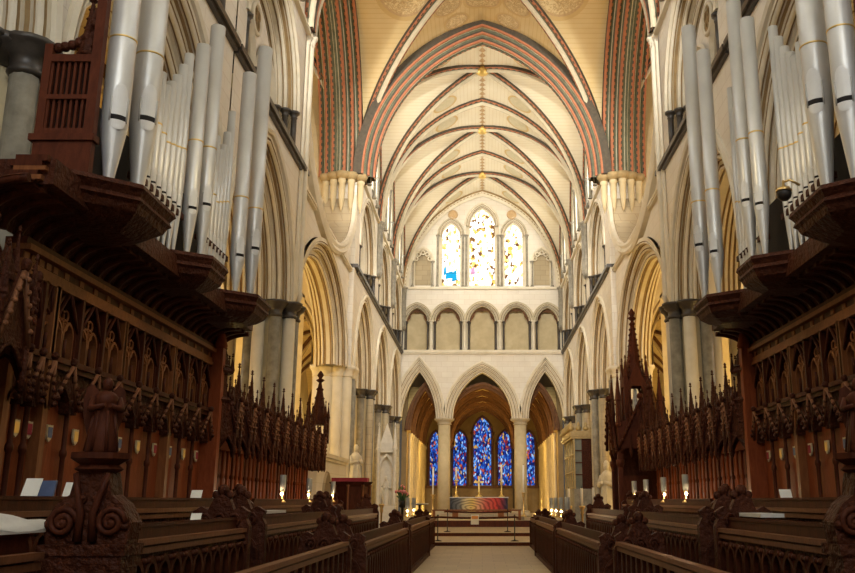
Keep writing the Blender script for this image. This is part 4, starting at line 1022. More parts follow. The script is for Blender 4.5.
# ================================================================== canopied stalls
def canopied_stall(s, y, label, k=1.0, group=None, z0=.6, backx=4.72, half=.45, plate=True):
    """one stall: seat, back, shafts, jutting gabled canopy and spirelet. k scales the canopy"""
    t = thing('canopied_stall', label, 'choir stall', (s * backx, y, z0), group)
    P = lambda a, b, z: (s * (backx - a), y + b, z)
    def B(mb, a0, a1, b0, b1, zz0, zz1, m=0): mb.box(min(s * (backx - a0), s * (backx - a1)), max(s * (backx - a0), s * (backx - a1)), y + b0, y + b1, zz0, zz1, m)
    zc = 2.48 * k if k == 1 else 2.72
    mb = MB(); B(mb, 0, .05, -half, half, 1.45, zc + .3); mb.build('back_board', 'oak_red', t)
    mb = MB(); B(mb, 0, .06, -half, half, z0, 1.45); B(mb, 0, .12, -half, half, 1.42, 1.5); mb.build('seat_back', 'oak', t)
    mb = MB(); B(mb, .05, .46, -half + .06, half - .06, 1.02, 1.08); mb.build('seat', 'oak_plain', t)
    mb = MB(); B(mb, .05, .42, half - .05, half + .05, z0, 1.3); mb.tube([P(.1, half, 1.33), P(.35, half, 1.32), P(.46, half, 1.27), P(.44, half, 1.18)], .05, 6); mb.build('arm', 'oak', t)
    for b in (-half, -half * .34, half * .34):
        mb = MB(); mb.lathe(*P(.09, b, 0)[:2], [(.04, 1.5), (.04, 1.58), (.024, 1.62), (.024, 1.98), (.038, 2.0), (.038, 2.04), (.024, 2.07), (.024, zc - .05), (.045, zc)], 7); mb.build('colonnette', 'oak_red' if b > -half else 'oak_plain', t)
    if plate:
        mb = MB(); B(mb, .05, .06, -.10, .10, 1.68, 1.78); mb.build('name_plate', 'blue_plate', t)
    # canopy: half-hexagon hood with three gablets
    dp = .52 * k; F = [(0.05, -half), (dp * .62, -half * .92), (dp, -half * .36), (dp, half * .36), (dp * .62, half * .92), (.05, half)]
    mb = MB(); zt = zc + .42 * k
    for (a0, b0), (a1, b1) in zip(F, F[1:]):
        lo0 = P(a0, b0, zc); n = 6; am, bm = (a0 + a1) / 2, (b0 + b1) / 2
        # face above a cusped arch
        for i in range(n):
            f0, f1 = i / n, (i + 1) / n; q = lambda f: zc + .20 * k * (1 - abs(2 * f - 1) ** 1.7)
            mb.poly([P(a0 + (a1 - a0) * f0, b0 + (b1 - b0) * f0, q(f0)), P(a0 + (a1 - a0) * f1, b0 + (b1 - b0) * f1, q(f1)), P(a0 + (a1 - a0) * f1, b0 + (b1 - b0) * f1, zt), P(a0 + (a1 - a0) * f0, b0 + (b1 - b0) * f0, zt)])
        mb.tube([P(a0 + (a1 - a0) * f / 6, b0 + (b1 - b0) * f / 6, zc + .20 * k * (1 - abs(f / 3 - 1) ** 1.7)) for f in range(7)], .022, 5)
    mb.poly([P(a, b, zt) for a, b in F]); mb.poly([P(a * .9, b * .95, zc + .26 * k) for a, b in F])
    c = mb.build('canopy', 'oak', t)
    for i, ((a0, b0), (a1, b1)) in enumerate(zip(F[1:-1], F[2:-1])):
        am, bm = (a0 + a1) / 2 + .03, (b0 + b1) / 2; zp = zc + .78 * k; mb = MB()
        mb.prism([P(a0 + .01, b0, zc + .18 * k), P(a1 + .01, b1, zc + .18 * k), P(am, bm, zp)], (s * .03, 0, 0), 0)
        for (a, b) in ((a0, b0), (a1, b1)):
            mb.tube([P(a + .03, b, zc + .2 * k), P(am + .03, bm, zp)], .022 * k, 5, 1)
            for q in range(1, 6): mb.ball(*P(a + .05 + (am - a) * q / 6, b + (bm - b) * q / 6, zc + .22 * k + (zp - zc - .2 * k) * q / 6), .026 * k, 5, 1)
        mb.ball(*P(am + .03, bm, zp + .04), .045 * k, 6, 0, 1.3); mb.build('gablet', ['oak', 'oak_rail' if i == 1 else 'oak_plain'], t)  # front gablet edges in paler oak, imitating lit crockets
    for (a, b) in F[1:-1]:
        mb = MB(); x, yy, _ = P(a + .02, b, 0); mb.lathe(x, yy, [(.01, zc - .14), (.035, zc - .06), (.03, zc), (.03, zc + .5 * k), (.045, zc + .53 * k)], 6); crocket_cone(mb, x, yy, zc + .53 * k, zc + .92 * k, .04 * k, 6, 0, 2); mb.build('pinnacle', 'oak', t)
    # spirelet over the hood
    mb = MB(); a = .24 * k; x, yy, _ = P(a, 0, 0); h = .16 * k
    mb.box(x - h, x + h, yy - h, yy + h, zt, zt + .42 * k)
    for e in range(4):
        an = e * PI / 2; dx, dy = math.cos(an), math.sin(an)
        mb.prism([(x + dx * h * 1.05 - dy * h, yy + dy * h * 1.05 + dx * h, zt + .3 * k), (x + dx * h * 1.05 + dy * h, yy + dy * h * 1.05 - dx * h, zt + .3 * k), (x + dx * h * 1.05, yy + dy * h * 1.05, zt + .62 * k)], (dx * .02, dy * .02, 0))
    for ex in (-1, 1):
        for ey in (-1, 1): crocket_cone(mb, x + ex * h, yy + ey * h, zt + .38 * k, zt + .72 * k, .035 * k, 5, 0, 1)
    crocket_cone(mb, x, yy, zt + .42 * k, zt + 1.1 * k, .075 * k, 8, 0, 3); mb.build('spirelet', 'oak', t)
    return t
ords = ['first', 'second', 'third', 'fourth', 'fifth', 'sixth', 'seventh', 'eighth', 'ninth', 'tenth']
for s in (-1, 1):
    p = canopied_stall(s, 15.15, 'x', 1.0)
    grp = 'canopied stalls %s' % ('facing the spired throne' if s < 0 else SIDE[1])
    for i in range(10):
        lab = 'dark canopied choir stall, %s from the tall screen, %s' % (ords[i], 'facing the spired throne' if s < 0 else SIDE[1])
        if i == 0: p['label'] = lab; p['group'] = grp
        else: dup(p, (s * 4.72, 15.15 + i * .93, .6), lab, grp)
    # larger gabled end stalls near the camera and the tall corner turret at the near end of the range
    canopied_stall(s, 7.6, 'large gabled stall canopy before the tall screen, %s' % ('facing the spired throne' if s < 0 else SIDE[1]), 1.15, None, .6, 4.75, .7, False)
    t = thing('stall_turret', 'tall carved corner turret where the canopied stalls begin, %s' % ('facing the spired throne' if s < 0 else SIDE[1]), 'turret', (s * 4.5, 14.78, 2.4)); mb = MB()
    mb.lathe(s * 4.5, 14.85, [(.05, 2.35), (.22, 2.6), (.24, 2.7), (.24, 3.2), (.28, 3.25), (.24, 3.3)], 6, 0, True, False); mb.build('corbel', 'oak', t)
    mb = MB()
    mb.lathe(s * 4.5, 14.85, [(.17, 3.28), (.17, 3.72)], 6, 0, True, False)
    mb.lathe(s * 4.5, 14.85, [(.26, 3.7), (.28, 3.74), (.24, 3.8)], 6, 0, True, False)
    for e in range(6): crocket_cone(mb, s * 4.5 + .24 * math.cos(e * PI / 3), 14.85 + .24 * math.sin(e * PI / 3), 3.74, 4.0, .04, 5, 0, 1)
    mb.build('lantern_frame', 'oak', t)
    mb = MB(); crocket_cone(mb, s * 4.5, 14.85, 3.8, 4.5, .2, 8, 0, 5); mb.build('spire', 'oak', t)
# turret by the pulpit side's far end
def turret(x, y, z0, z1, label):
    t = thing('stall_turret', label, 'turret', (x, y, z0)); mb = MB(); h = z1 - z0
    mb.box(x - .2, x + .2, y - .2, y + .2, z0, z0 + h * .4)
    mb.build('shaft', 'oak', t)
    for ex in (-1, 1):
        for ey in (-1, 1):
            mb = MB(); mb.lathe(x + ex * .22, y + ey * .22, [(.04, z0 + h * .3), (.04, z0 + h * .58)], 6); crocket_cone(mb, x + ex * .22, y + ey * .22, z0 + h * .58, z0 + h * .74, .05, 5, 0, 2); mb.build('corner_pinnacle', 'oak', t)
    mb = MB(); crocket_cone(mb, x, y, z0 + h * .5, z1, .25, 8, 0, 4); mb.build('spire', 'oak', t)
    return t
turret(-4.5, 24.3, 2.4, 4.85, 'dark pointed turret ending the canopied stalls beside the pale crossing pier')
turret(4.55, 23.9, 2.4, 4.6, 'short dark turret between the spired throne and the canopied stalls')

# ================================================================== spired throne
def throne():
    X, Y = 4.35, 25.0; t = thing('bishops_throne', 'towering carved oak throne with a tall crocketed spire', 'throne', (X, Y, .3))
    mb = MB(); mb.box(X - .75, X + .75, Y - .75, Y + .75, .3, .6); mb.box(X - .6, X + .6, Y + .5, Y + .62, .6, 3.0); mb.build('base', 'oak', t)
    mb = MB(); mb.box(X - .35, X + .35, Y - .2, Y + .5, 1.0, 1.08); mb.box(X - .35, X + .35, Y + .42, Y + .5, 1.08, 2.3); mb.build('seat', 'oak_end', t)
    for ex in (-1, 1):
        for ey in (-1, 1):
            x, y = X + ex * .58, Y + ey * .58; mb = MB(); mb.box(x - .07, x + .07, y - .07, y + .07, .6, 2.9); mb.lathe(x, y, [(.05, 2.4), (.12, 2.6), (.12, 2.7)], 6)
            mb.build('corner_post', 'oak_end', t)
            mb = MB(); mb.lathe(x, y, [(.09, 3.6), (.11, 3.65), (.08, 3.7), (.08, 4.3)], 6, 0, True, False); crocket_cone(mb, x, y, 4.3, 5.1, .09, 6, 0, 4); mb.build('corner_pinnacle', 'oak_end', t)
    # jutting canopy stage with gables all round
    mb = MB(); mb.box(X - .62, X + .62, Y - .62, Y + .62, 3.1, 3.75)
    for e in range(4):
        an = e * PI / 2; dx, dy = math.cos(an), math.sin(an)
        q = lambda a, b, z: (X + dx * a - dy * b, Y + dy * a + dx * b, z)
        mb.prism([q(.66, -.62, 3.0), q(.66, .62, 3.0), q(.72, 0, 4.3)], (dx * .05, dy * .05, 0), 0)
        for sg in (-1, 1):
            mb.tube([q(.76, sg * .62, 3.0), q(.8, 0, 4.32)], .045, 5, 1)
            for k in range(1, 7): mb.ball(*q(.8, sg * .62 * (1 - k / 7), 3.02 + 1.3 * k / 7), .06, 5, 1)
        for sg in (-1, 1): mb.tube([q(.66, sg * (.58 - .1 * k), 2.9 + .12 * k - .02 * k * k) for k in range(6)], .05, 5)
        mb.ball(*q(.76, 0, 4.42), .09, 6)
    mb.build('canopy', ['oak_end', 'oak_plain'], t)
    for e in range(8):      # ring of little pinnacles and gablets round the canopy
        an = PI / 8 + e * PI / 4; x, y = X + .74 * math.cos(an), Y + .74 * math.sin(an); mb = MB()
        mb.lathe(x, y, [(.01, 2.75), (.06, 2.9), (.05, 3.0), (.05, 3.9), (.07, 3.95)], 6); crocket_cone(mb, x, y, 3.95, 4.55, .06, 6, 0, 3); mb.build('canopy_pinnacle', 'oak_plain', t)
    # open lantern
    mb = MB()
    for e in range(4):
        an = PI / 4 + e * PI / 2; x, y = X + .42 * math.cos(an), Y + .42 * math.sin(an)
        m2 = MB(); m2.box(x - .06, x + .06, y - .06, y + .06, 3.75, 5.0); crocket_cone(m2, x, y, 5.0, 5.55, .08, 6, 0, 3); m2.build('lantern_post', 'oak_end', t)
    for e in range(4):
        an = e * PI / 2; dx, dy = math.cos(an), math.sin(an); TT = lambda u, d, z: (X + dx * (.3 + d) - dy * u, Y + dy * (.3 + d) + dx * u, z)
        flat_arch(mb, TT, 0, 4.6, .17, .3, .07, 0, .06, 0, 6, .6)
        mb.prism([TT(-.3, .02, 4.75), TT(.3, .02, 4.75), TT(0, .05, 5.4)], (dx * .04, dy * .04, 0))
    mb.box(X - .3, X + .3, Y - .3, Y + .3, 3.75, 4.05); mb.build('lantern_frame', 'oak_end', t)
    mb = MB(); mb.lathe(X, Y, [(.07, 4.0), (.09, 4.2), (.05, 4.55), (.06, 4.65), (.02, 4.72)], 8); mb.build('statuette', 'paper', t)
    mb = MB(); crocket_cone(mb, X, Y, 5.0, 6.75, .27, 8, 0, 10); mb.build('spire', 'oak_end', t)
throne()

# ================================================================== pulpit
def pulpit():
    X, Y = -3.55, 24.3; t = thing('pulpit', 'carved oak pulpit with a crimson cushion on its ledge', 'pulpit', (X, Y, 0)); mb = MB()
    mb.lathe(X, Y, [(.3, 0), (.3, .3), (.2, .5), (.2, .8), (.5, 1.1)], 8, 0, True, False); mb.build('foot', 'oak', t)
    mb = MB(); mb.lathe(X, Y, [(.52, 1.1), (.55, 1.15), (.5, 1.2), (.5, 1.98), (.56, 2.05), (.6, 2.1)], 8, 0, True, False); mb.build('body', 'oak_plain', t)
    for k in range(8):
        a = 2 * PI * k / 8; mb = MB(); mb.lathe(X + .52 * math.cos(a), Y + .52 * math.sin(a), [(.04, 1.15), (.03, 1.2), (.03, 1.95), (.05, 2.02)], 6); mb.build('corner_shaft', 'oak_gold', t)
    mb = MB(); mb.box(X - .45, X + .5, Y - .5, Y - .1, 2.1, 2.2); mb.build('cushion', 'red_cloth', t, )
pulpit()
# ================================================================== choir desks and benches
for s in (-1, 1):
    x0, x1 = sorted((s * 2.62, s * 5.5)); slab('stall_platform', x0, x1, 3, 24.9, 0, .3, 'oak_plain')
    x0, x1 = sorted((s * 3.6, s * 5.5)); slab('stall_platform', x0, x1, 3, 24.9, .3, .6, 'oak_plain')
def bench_end(s, a0, a1, y, z0, z1, parent, mat='oak', th=.12):
    """upright slab with a shouldered, scrolled head and a carved face"""
    mb = MB(); w = a1 - a0; prof = [(0, z0), (0, z1 - .32), (.06, z1 - .24), (.02, z1 - .16), (.16, z1 - .10), (.28, z1 - .14), (.36, z1 - .02), (.5, z1 + .04), (.64, z1 - .02), (.72, z1 - .14), (.84, z1 - .10), (.98, z1 - .16), (.94, z1 - .24), (1, z1 - .32), (1, z0)]
    mb.prism([(s * (a0 + w * u), y - th / 2, z) for u, z in prof], (0, th, 0))
    e = mb.build('bench_end', mat, parent)
    mb = MB(); yf = y - th / 2
    TT = lambda u, d, z: (s * (a0 + w * u), yf + d, z)
    for c in (.28, .72):
        m2 = MB(); flat_arch(m2, TT, c, z0 + (z1 - z0) * .45, .15, .22, .05, -.03, .0, 0, 6, (z1 - z0) * .35); m2.build('arch_relief', mat, e)
    for c in (.25, .5, .75):
        m2 = MB(); m2.tube([TT(c + .10 * (1 - k / 14) * math.cos(k * .9), -.02, z1 - .26 + .09 * (1 - k / 14) * math.sin(k * .9)) for k in range(14)], .018, 5); m2.build('scroll', mat, e)
    mb.ball(s * (a0 + w * .5), y, z1 + .08, .07, 8); mb.ball(s * (a0 + w * .38), y, z1 + .03, .05, 6); mb.ball(s * (a0 + w * .62), y, z1 + .03, .05, 6)
    mb.build('leaf_carving', mat, e)
    return e
def desk(s, a, y0, y1, z0, zt, label, kind, depth=.42, ends=(1, 1), endh=.30, front='oak_gold', group=None):
    """choir desk: panelled front toward the aisle at |x| = a, sloped book board, seat behind"""
    t = thing('choir_desk', label, 'choir desk', (s * (a + .2), (y0 + y1) / 2, z0), group)
    TT = lambda u, d, z: (s * (a + d), u, z)
    B = lambda mb, a0, a1, yy0, yy1, zz0, zz1, m=0: mb.box(min(s * a0, s * a1), max(s * a0, s * a1), yy0, yy1, zz0, zz1, m)
    mb = MB(); B(mb, a + .03, a + .06, y0, y1, z0 + .08, zt - .05); mb.build('front_board', front if kind == 'board' else 'oak', t)
    mb = MB(); B(mb, a - .03, a + .06, y0, y1, zt - .045, zt); B(mb, a - .015, a + .07, y0, y1, zt - .11, zt - .06); mb.build('nosing_rail', 'oak_rail', t)
    mb = MB(); B(mb, a - .03, a + .08, y0, y1, z0, z0 + .1); mb.build('plinth', 'oak', t)
    up = 0 if kind == 'board' else .12
    if up: mb = MB(); B(mb, a + .09, a + .13, y0, y1, zt - .05, zt + up); mb.build('upstand', 'oak_plain', t)
    mb = MB(); mb.prism([TT(y0, .08, zt + up - .03), TT(y0, .08, zt + up), TT(y0, .08 + depth, zt + up - .13), TT(y0, .08 + depth, zt + up - .16)], (0, y1 - y0, 0)); mb.build('book_board', 'oak_plain', t)
    n = max(3, round((y1 - y0) / (.36 if kind == 'board' else .30))); w = (y1 - y0) / n
    if kind == 'board':
        for k in range(n + 1):
            if k % 2 == 0 or True:
                mb = MB(); yy = y0 + k * w; B(mb, a - .01, a + .05, yy - .045, yy + .045, z0 + .1, zt - .11); mb.build('stile', 'oak', t)
    else:
        mb = MB()
        for k in range(n):
            c = y0 + (k + .5) * w; flat_arch(mb, TT, c, zt - .34, w * .36, w * .5, .05, -.02, .03, 0, 5, max(.1, zt - z0 - .5))
            for q in (-1, 1): mb.ball(*TT(c + q * w * .36, -.02, zt - .17), .028, 5)
        mb.build('arcade_tracery', 'oak_plain', t)
    if a < 3:
        mb = MB(); B(mb, a + .70, a + .82, y0 + .1, y1 - .1, z0, z0 + .38); B(mb, a + .56, a + .84, y0 + .1, y1 - .1, z0 + .38, z0 + .43); mb.build('seat', 'oak_plain', t)
    for e, yy in zip(ends, (y0 - .06, y1 + .06)):
        if e: bench_end(s, a - .05, a + (.62 if a < 3 else .46), yy, z0, zt + endh, t)
    return t
WHO = {-1: 'facing the spired throne', 1: 'on the spired throne side'}
for s in (-1, 1):
    # aisle-side desks
    desk(s, 1.72, 4.2, 11.6, 0, 1.10, 'front choir desk with plain boards and pale rail, %s' % WHO[s], 'board', .42, (0, 1), .22)
    desk(s, 1.62, 12.5, 19.6, 0, 1.04, 'front arcaded choir desk midway along the aisle, %s' % WHO[s], 'arch', .42, (1, 1), .24)
    desk(s, 1.62, 20.4, 27.4, 0, 1.04, 'front arcaded choir desk just before the crossing, %s' % WHO[s], 'arch', .42, (1, 1), .2)
    # second row
    desk(s, 2.72, 6.75, 10.4, .3, 1.30, 'second-row desk adjoining the carved angel end, %s' % WHO[s], 'arch', .42, (0, 1), .34)
    desk(s, 2.72, 11.3, 16.6, .3, 1.30, 'second-row desk midway down the choir, %s' % WHO[s], 'arch', .42, (1, 1), .34)
    desk(s, 2.72, 17.4, 23.3, .3, 1.30, 'second-row desk nearest the crossing, %s' % WHO[s], 'arch', .42, (1, 1), .34)
    # long desk in front of the back stalls
    desk(s, 3.65, 5.0, 14.2, .6, 1.52, 'long back-row desk in front of the red-brown screen, %s' % WHO[s], 'arch', .3, (0, 1), .2)
    desk(s, 3.65, 14.8, 23.4, .6, 1.52, 'long back-row desk in front of the canopied stalls, %s' % WHO[s], 'arch', .3, (0, 1), .2)

# ------------------------------------------------------------------ carved stall ends with angels, nearest the viewer
def statuette(mb, x, y, z, h, f, m=0, wings=True, nn=12, slim=1.0):
    """robed standing figure facing (f): robe, shoulders, head, folded arms, wings"""
    k = h / 1.0; fx, fy = f; b0 = len(mb.v)
    mb.lathe(x, y, [(.20 * k, z), (.21 * k, z + .03 * k), (.17 * k, z + .3 * k), (.13 * k, z + .5 * k), (.15 * k, z + .66 * k), (.165 * k, z + .74 * k), (.10 * k, z + .80 * k), (.05 * k, z + .825 * k), (.05 * k, z + .84 * k)], nn, m)
    for q in range(7):     # folds of the robe
        a = 2 * PI * q / 7; mb.tube([(x + .205 * k * math.cos(a), y + .205 * k * math.sin(a), z + .02 * k), (x + .165 * k * math.cos(a), y + .165 * k * math.sin(a), z + .3 * k), (x + .125 * k * math.cos(a), y + .125 * k * math.sin(a), z + .55 * k)], .026 * k, 5, m)
    hx, hy = x + fx * .02 * k, y + fy * .02 * k
    mb.lathe(hx, hy, [(.01, z + .82 * k), (.055 * k, z + .845 * k), (.07 * k, z + .90 * k), (.068 * k, z + .95 * k), (.04 * k, z + .99 * k), (.005, z + 1.0 * k)], 10, m)
    mb.ball(hx + fx * .068 * k, hy + fy * .068 * k, z + .895 * k, .014 * k, 5, m)
    sx, sy = -fy, fx
    for q in (-1, 1):
        mb.tube([(x + sx * q * .15 * k, y + sy * q * .15 * k, z + .73 * k), (x + sx * q * .19 * k + fx * .05 * k, y + sy * q * .19 * k + fy * .05 * k, z + .58 * k), (x + sx * q * .03 * k + fx * .19 * k, y + sy * q * .03 * k + fy * .19 * k, z + .62 * k)], [.055 * k, .055 * k, .03 * k], 7, m)
        if wings:
            pts = [(.05, .78), (.16, .92), (.24, .88), (.27, .7), (.24, .45), (.17, .2), (.10, .3), (.05, .5)]
            mb.prism([(x - fx * .13 * k + sx * q * u * k, y - fy * .13 * k + sy * q * u * k, z + v * k) for u, v in pts], (-fx * .03 * k, -fy * .03 * k, 0), m)
    if slim != 1: mb.v[b0:] = [(x + (p[0] - x) * slim, y + (p[1] - y) * slim, p[2]) for p in mb.v[b0:]]
def carved_end(s, label):
    a0, a1, y = 2.36, 2.90, 6.15; c = s * 2.63
    t = thing('carved_stall_end', label, 'stall end', (c, y, 0))
    mb = MB(); x0, x1 = sorted((s * a0, s * a1)); mb.box(x0, x1, y - .16, y + .13, 0, 1.30); mb.box(x0 - .02, x1 + .02, y - .17, y + .16, 1.25, 1.32)
    mb.build('panel', 'oak', t)
    TT = lambda u, d, z: (s * u, y - .16 + d, z); mb = MB()
    for u in (2.50, 2.76):
        mb = MB(); flat_arch(mb, TT, u, .85, .10, .2, .035, -.04, .0, 0, 7, .75); mb.build('arch_relief', 'oak_plain', t)
    # scrolled shoulders
    mb = MB(); prof = [(-.27, 1.32), (-.29, 1.46), (-.22, 1.58), (-.14, 1.64), (-.11, 1.79), (.11, 1.79), (.14, 1.64), (.22, 1.58), (.29, 1.46), (.27, 1.32)]
    mb.prism([(c + u, y - .1, z) for u, z in prof], (0, .2, 0)); mb.build('shoulder', 'oak', t)
    for q in (-1, 1):
        mb = MB(); mb.tube([(c + q * .16 + .10 * (1 - k / 26) * math.cos(k * .55), y - .12, 1.46 + .10 * (1 - k / 26) * math.sin(k * .55)) for k in range(25)], .022, 6); mb.ball(c + q * .16, y - .12, 1.46, .025, 6)
        mb.tube([(c + q * .05, y - .12, 1.34), (c + q * .04, y - .13, 1.52), (c + q * .08, y - .12, 1.66), (c + q * .11, y - .1, 1.78)], [.03, .025, .022, .02], 6); mb.build('scroll', 'oak_plain', t)
    for q in range(6):
        mb = MB(); mb.ball(c - .25 + q * .1, y - .1, 1.38 + .24 * math.sin(PI * (q + .5) / 6), .036, 6); mb.build('carved_leaf', 'oak', t)
    mb = MB(); mb.lathe(c, y, [(.11, 1.78), (.17, 1.81), (.13, 1.84), (.20, 1.88), (.20, 1.92)], 8, 0, True, False); mb.build('ledge', 'oak_plain', t)
    mb = MB(); statuette(mb, c, y, 1.92, .52, (-s * .5, -.86)); mb.build('angel_figure', 'oak_plain', t)
    return t
carved_end(-1, 'tall carved stall end topped by an angel figure, facing the spired throne')
carved_end(1, 'tall carved stall end topped by an angel figure, on the spired throne side')

# ------------------------------------------------------------------ candle lamps with glass shades
def desk_lamp(x, y, z, label, group, h=.40):
    t = thing('desk_candle_lamp', label, 'candle lamp', (x, y, z), group); mb = MB()
    mb.lathe(x, y, [(.075, z), (.075, z + .02), (.03, z + .05), (.016, z + .08), (.016, z + h * .42), (.035, z + h * .48), (.05, z + h * .52), (.05, z + h * .55)], 10); mb.build('stand', 'brass', t)
    mb = MB(); mb.lathe(x, y, [(.045, z + h * .55), (.06, z + h * .6), (.06, z + h * 1.25), (.055, z + h * 1.27)], 12, 0, False); mb.build('shade', 'glass', t)
    mb = MB(); mb.ball(x, y - .05, z + h * .40, .026, 8); mb.build('bulb', 'glow', t)
    return t
def lamps(pos, tail, group):
    p = desk_lamp(*pos[0], 'glass-shaded candle lamp, first from the crossing, %s' % tail, group)
    for i, q in enumerate(pos[1:]):
        dup(p, q, 'glass-shaded candle lamp, %s from the crossing, %s' % (ords[i + 1], tail), group)
lamps([(3.75, 22.2, 1.57), (3.75, 20.6, 1.57), (3.75, 18.6, 1.57), (3.75, 16.6, 1.57)], 'on the desk below the spired throne', 'lamps below the spired throne')
lamps([(2.0, 26.2, 1.18), (2.0, 24.6, 1.18), (2.0, 23.0, 1.18), (2.0, 21.2, 1.18)], 'on the front desk on the spired throne side', 'lamps on the front desk')
lamps([(-3.75, 22.6, 1.57), (-3.75, 19.5, 1.57), (-3.75, 16.9, 1.57)], 'on the back desk facing the spired throne', 'lamps on the back desk')
lamps([(-2.0, 26.4, 1.18), (-2.0, 24.2, 1.18)], 'on the front desk facing the spired throne', 'lamps on the front desk opposite')

# ------------------------------------------------------------------ papers, books and cloth on the desks
def sheet(x, y, z, label, w=.13, h=.17, mat='paper', thick=.006, name='service_sheet', rot=.25, lean=.55):
    mb = MB(); c, sn = math.cos(rot), math.sin(rot)
    pts = [(-w / 2, 0), (w / 2, 0), (w / 2, h), (-w / 2, h)]
    mb.prism([(x + u * c - 0 * sn, y + u * sn + v * .45, z + v * lean * 1.6) for u, v in pts], (0, thick, 0))
    tag(mb.build(name, mat), label, 'paper')
sheet(-3.85, 7.65, 1.64, 'square white service sheet leaning on the back desk, nearest the gabled canopy')
sheet(-3.85, 8.45, 1.64, 'tilted white service sheet on the back desk just behind the carved angel end', .17, .15)
sheet(-3.85, 12.1, 1.62, 'small white sheet on the back desk before the canopied stalls', .14, .14)
sheet(-3.85, 13.0, 1.62, 'upright narrow white card on the back desk, furthest along the red-brown screen', .08, .15)
sheet(-2.88, 9.1, 1.41, 'scrap of white paper on the second-row desk behind the angel end', .10, .08)
sheet(3.85, 11.4, 1.62, 'white service sheet on the back desk on the spired throne side', .17, .14)
mb = MB(); mb.prism([(-3.86, 8.1, 1.64), (-4.0, 8.1, 1.64), (-4.0, 8.14, 1.78), (-3.86, 8.14, 1.78)], (0, .03, 0)); tag(mb.build('blue_folder', 'blue_plate'), 'dull blue folder lying beside the tilted service sheet', 'folder')
for i, (s, y0, l) in enumerate(((1, 9.6, 1.5), (-1, 11.4, 2.2))):
    mb = MB(); mb.box(min(s * 2.95, s * 3.2), max(s * 2.95, s * 3.2), y0, y0 + l, 1.43, 1.47); tag(mb.build('open_music', 'white_cloth'), 'long pale strip of open music on the second-row desk, %s' % WHO[s], 'music book')
# pale cushion / cloth on the near corner of the desk
mb = MB(); n = 8; rows = []
for i in range(n + 1):
    a = 2.9 + .85 * i / n; rows.append([mb.vert((-a, 4.6 + 1.75 * j / 10, 1.44 + .06 * math.sin(i * 1.3 + j * .7) * .5 + .10 * math.sin(PI * i / n) * math.sin(PI * j / 10))) for j in range(11)])
for i in range(n):
    for j in range(10): mb.face((rows[i][j], rows[i + 1][j], rows[i + 1][j + 1], rows[i][j + 1]), 0, True)
b = [mb.vert((-2.9, 4.6, 1.40)), mb.vert((-3.75, 4.6, 1.40)), mb.vert((-3.75, 6.35, 1.40)), mb.vert((-2.9, 6.35, 1.40))]
mb.face(b); mb.face([b[0], b[3]] + rows[0][::-1]); mb.face([b[1], b[2]] + rows[-1][::-1]); mb.face([b[0]] + [r[0] for r in rows] + [b[1]]); mb.face([b[3]] + [r[-1] for r in rows] + [b[2]])
tag(mb.build('folded_cloth', 'white_cloth'), 'rumpled pale cloth lying on the desk beside the carved angel end', 'cloth')
desk(-1, 2.85, 3.6, 5.9, .3, 1.28, 'nearest second-row desk under the rumpled pale cloth', 'arch', .8, (0, 0))
desk(1, 2.85, 3.6, 5.9, .3, 1.28, 'nearest second-row desk on the spired throne side, before the angel end', 'arch', .8, (0, 0))

# ================================================================== presbytery monuments
def statue(x, y, z, h, f, label, mat='marble_white', ped=1.0):
    t = thing('marble_statue', label, 'statue', (x, y, z)); mb = MB()
    mb.box(x - .3, x + .3, y - .3, y + .3, z, z + ped - .1); mb.box(x - .36, x + .36, y - .36, y + .36, z + ped - .1, z + ped); mb.build('pedestal', 'gold_stone', t)
    mb = MB(); statuette(mb, x, y, z + ped, h, f, 0, False, 12, .72); mb.build('figure', mat, t)
    return t
statue(-5.0, 35.2, .13, 1.75, (.6, -.8), 'white standing statue on a pedestal beside the pale crossing pier', 'marble_white', 1.9)
statue(4.95, 35.6, .13, 2.3, (-.6, -.8), 'white robed monument figure beside the gilded cage tomb', 'marble_white', .75)
def canopy_tomb(x, y, z, label):
    t = thing('canopied_monument', label, 'monument', (x, y, z)); mb = MB()
    mb.box(x - .5, x + .5, y - .4, y + .4, z, z + 1.1); mb.build('chest', 'marble_white', t)
    for ex in (-1, 1):
        mb = MB(); mb.lathe(x + ex * .42, y - .3, [(.12, z + 1.1), (.09, z + 1.2), (.09, z + 3.9), (.14, z + 4.0)], 8); crocket_cone(mb, x + ex * .42, y - .3, z + 4.0, z + 5.2, .13, 6, 0, 4); mb.build('buttress', 'marble_white', t)
    mb = MB(); mb.box(x - .45, x + .45, y + .1, y + .3, z + 1.1, z + 4.2)
    TT = lambda u, d, zz: (x + u, y - .3 + d, zz); flat_arch(mb, TT, 0, z + 2.9, .32, .7, .12, 0, .2, 0, 8)
    mb.prism([(x - .5, y - .3, z + 3.8), (x + .5, y - .3, z + 3.8), (x, y - .3, z + 5.3)], (0, .3, 0)); mb.build('gabled_canopy', 'marble_white', t)
    mb = MB(); statuette(mb, x, y - .1, z + 1.1, 1.5, (.2, -.98), 0, False, 12, .75); mb.build('figure', 'marble_white', t)
canopy_tomb(-5.0, 46.9, .27, 'white carved canopied monument against the presbytery arcade')
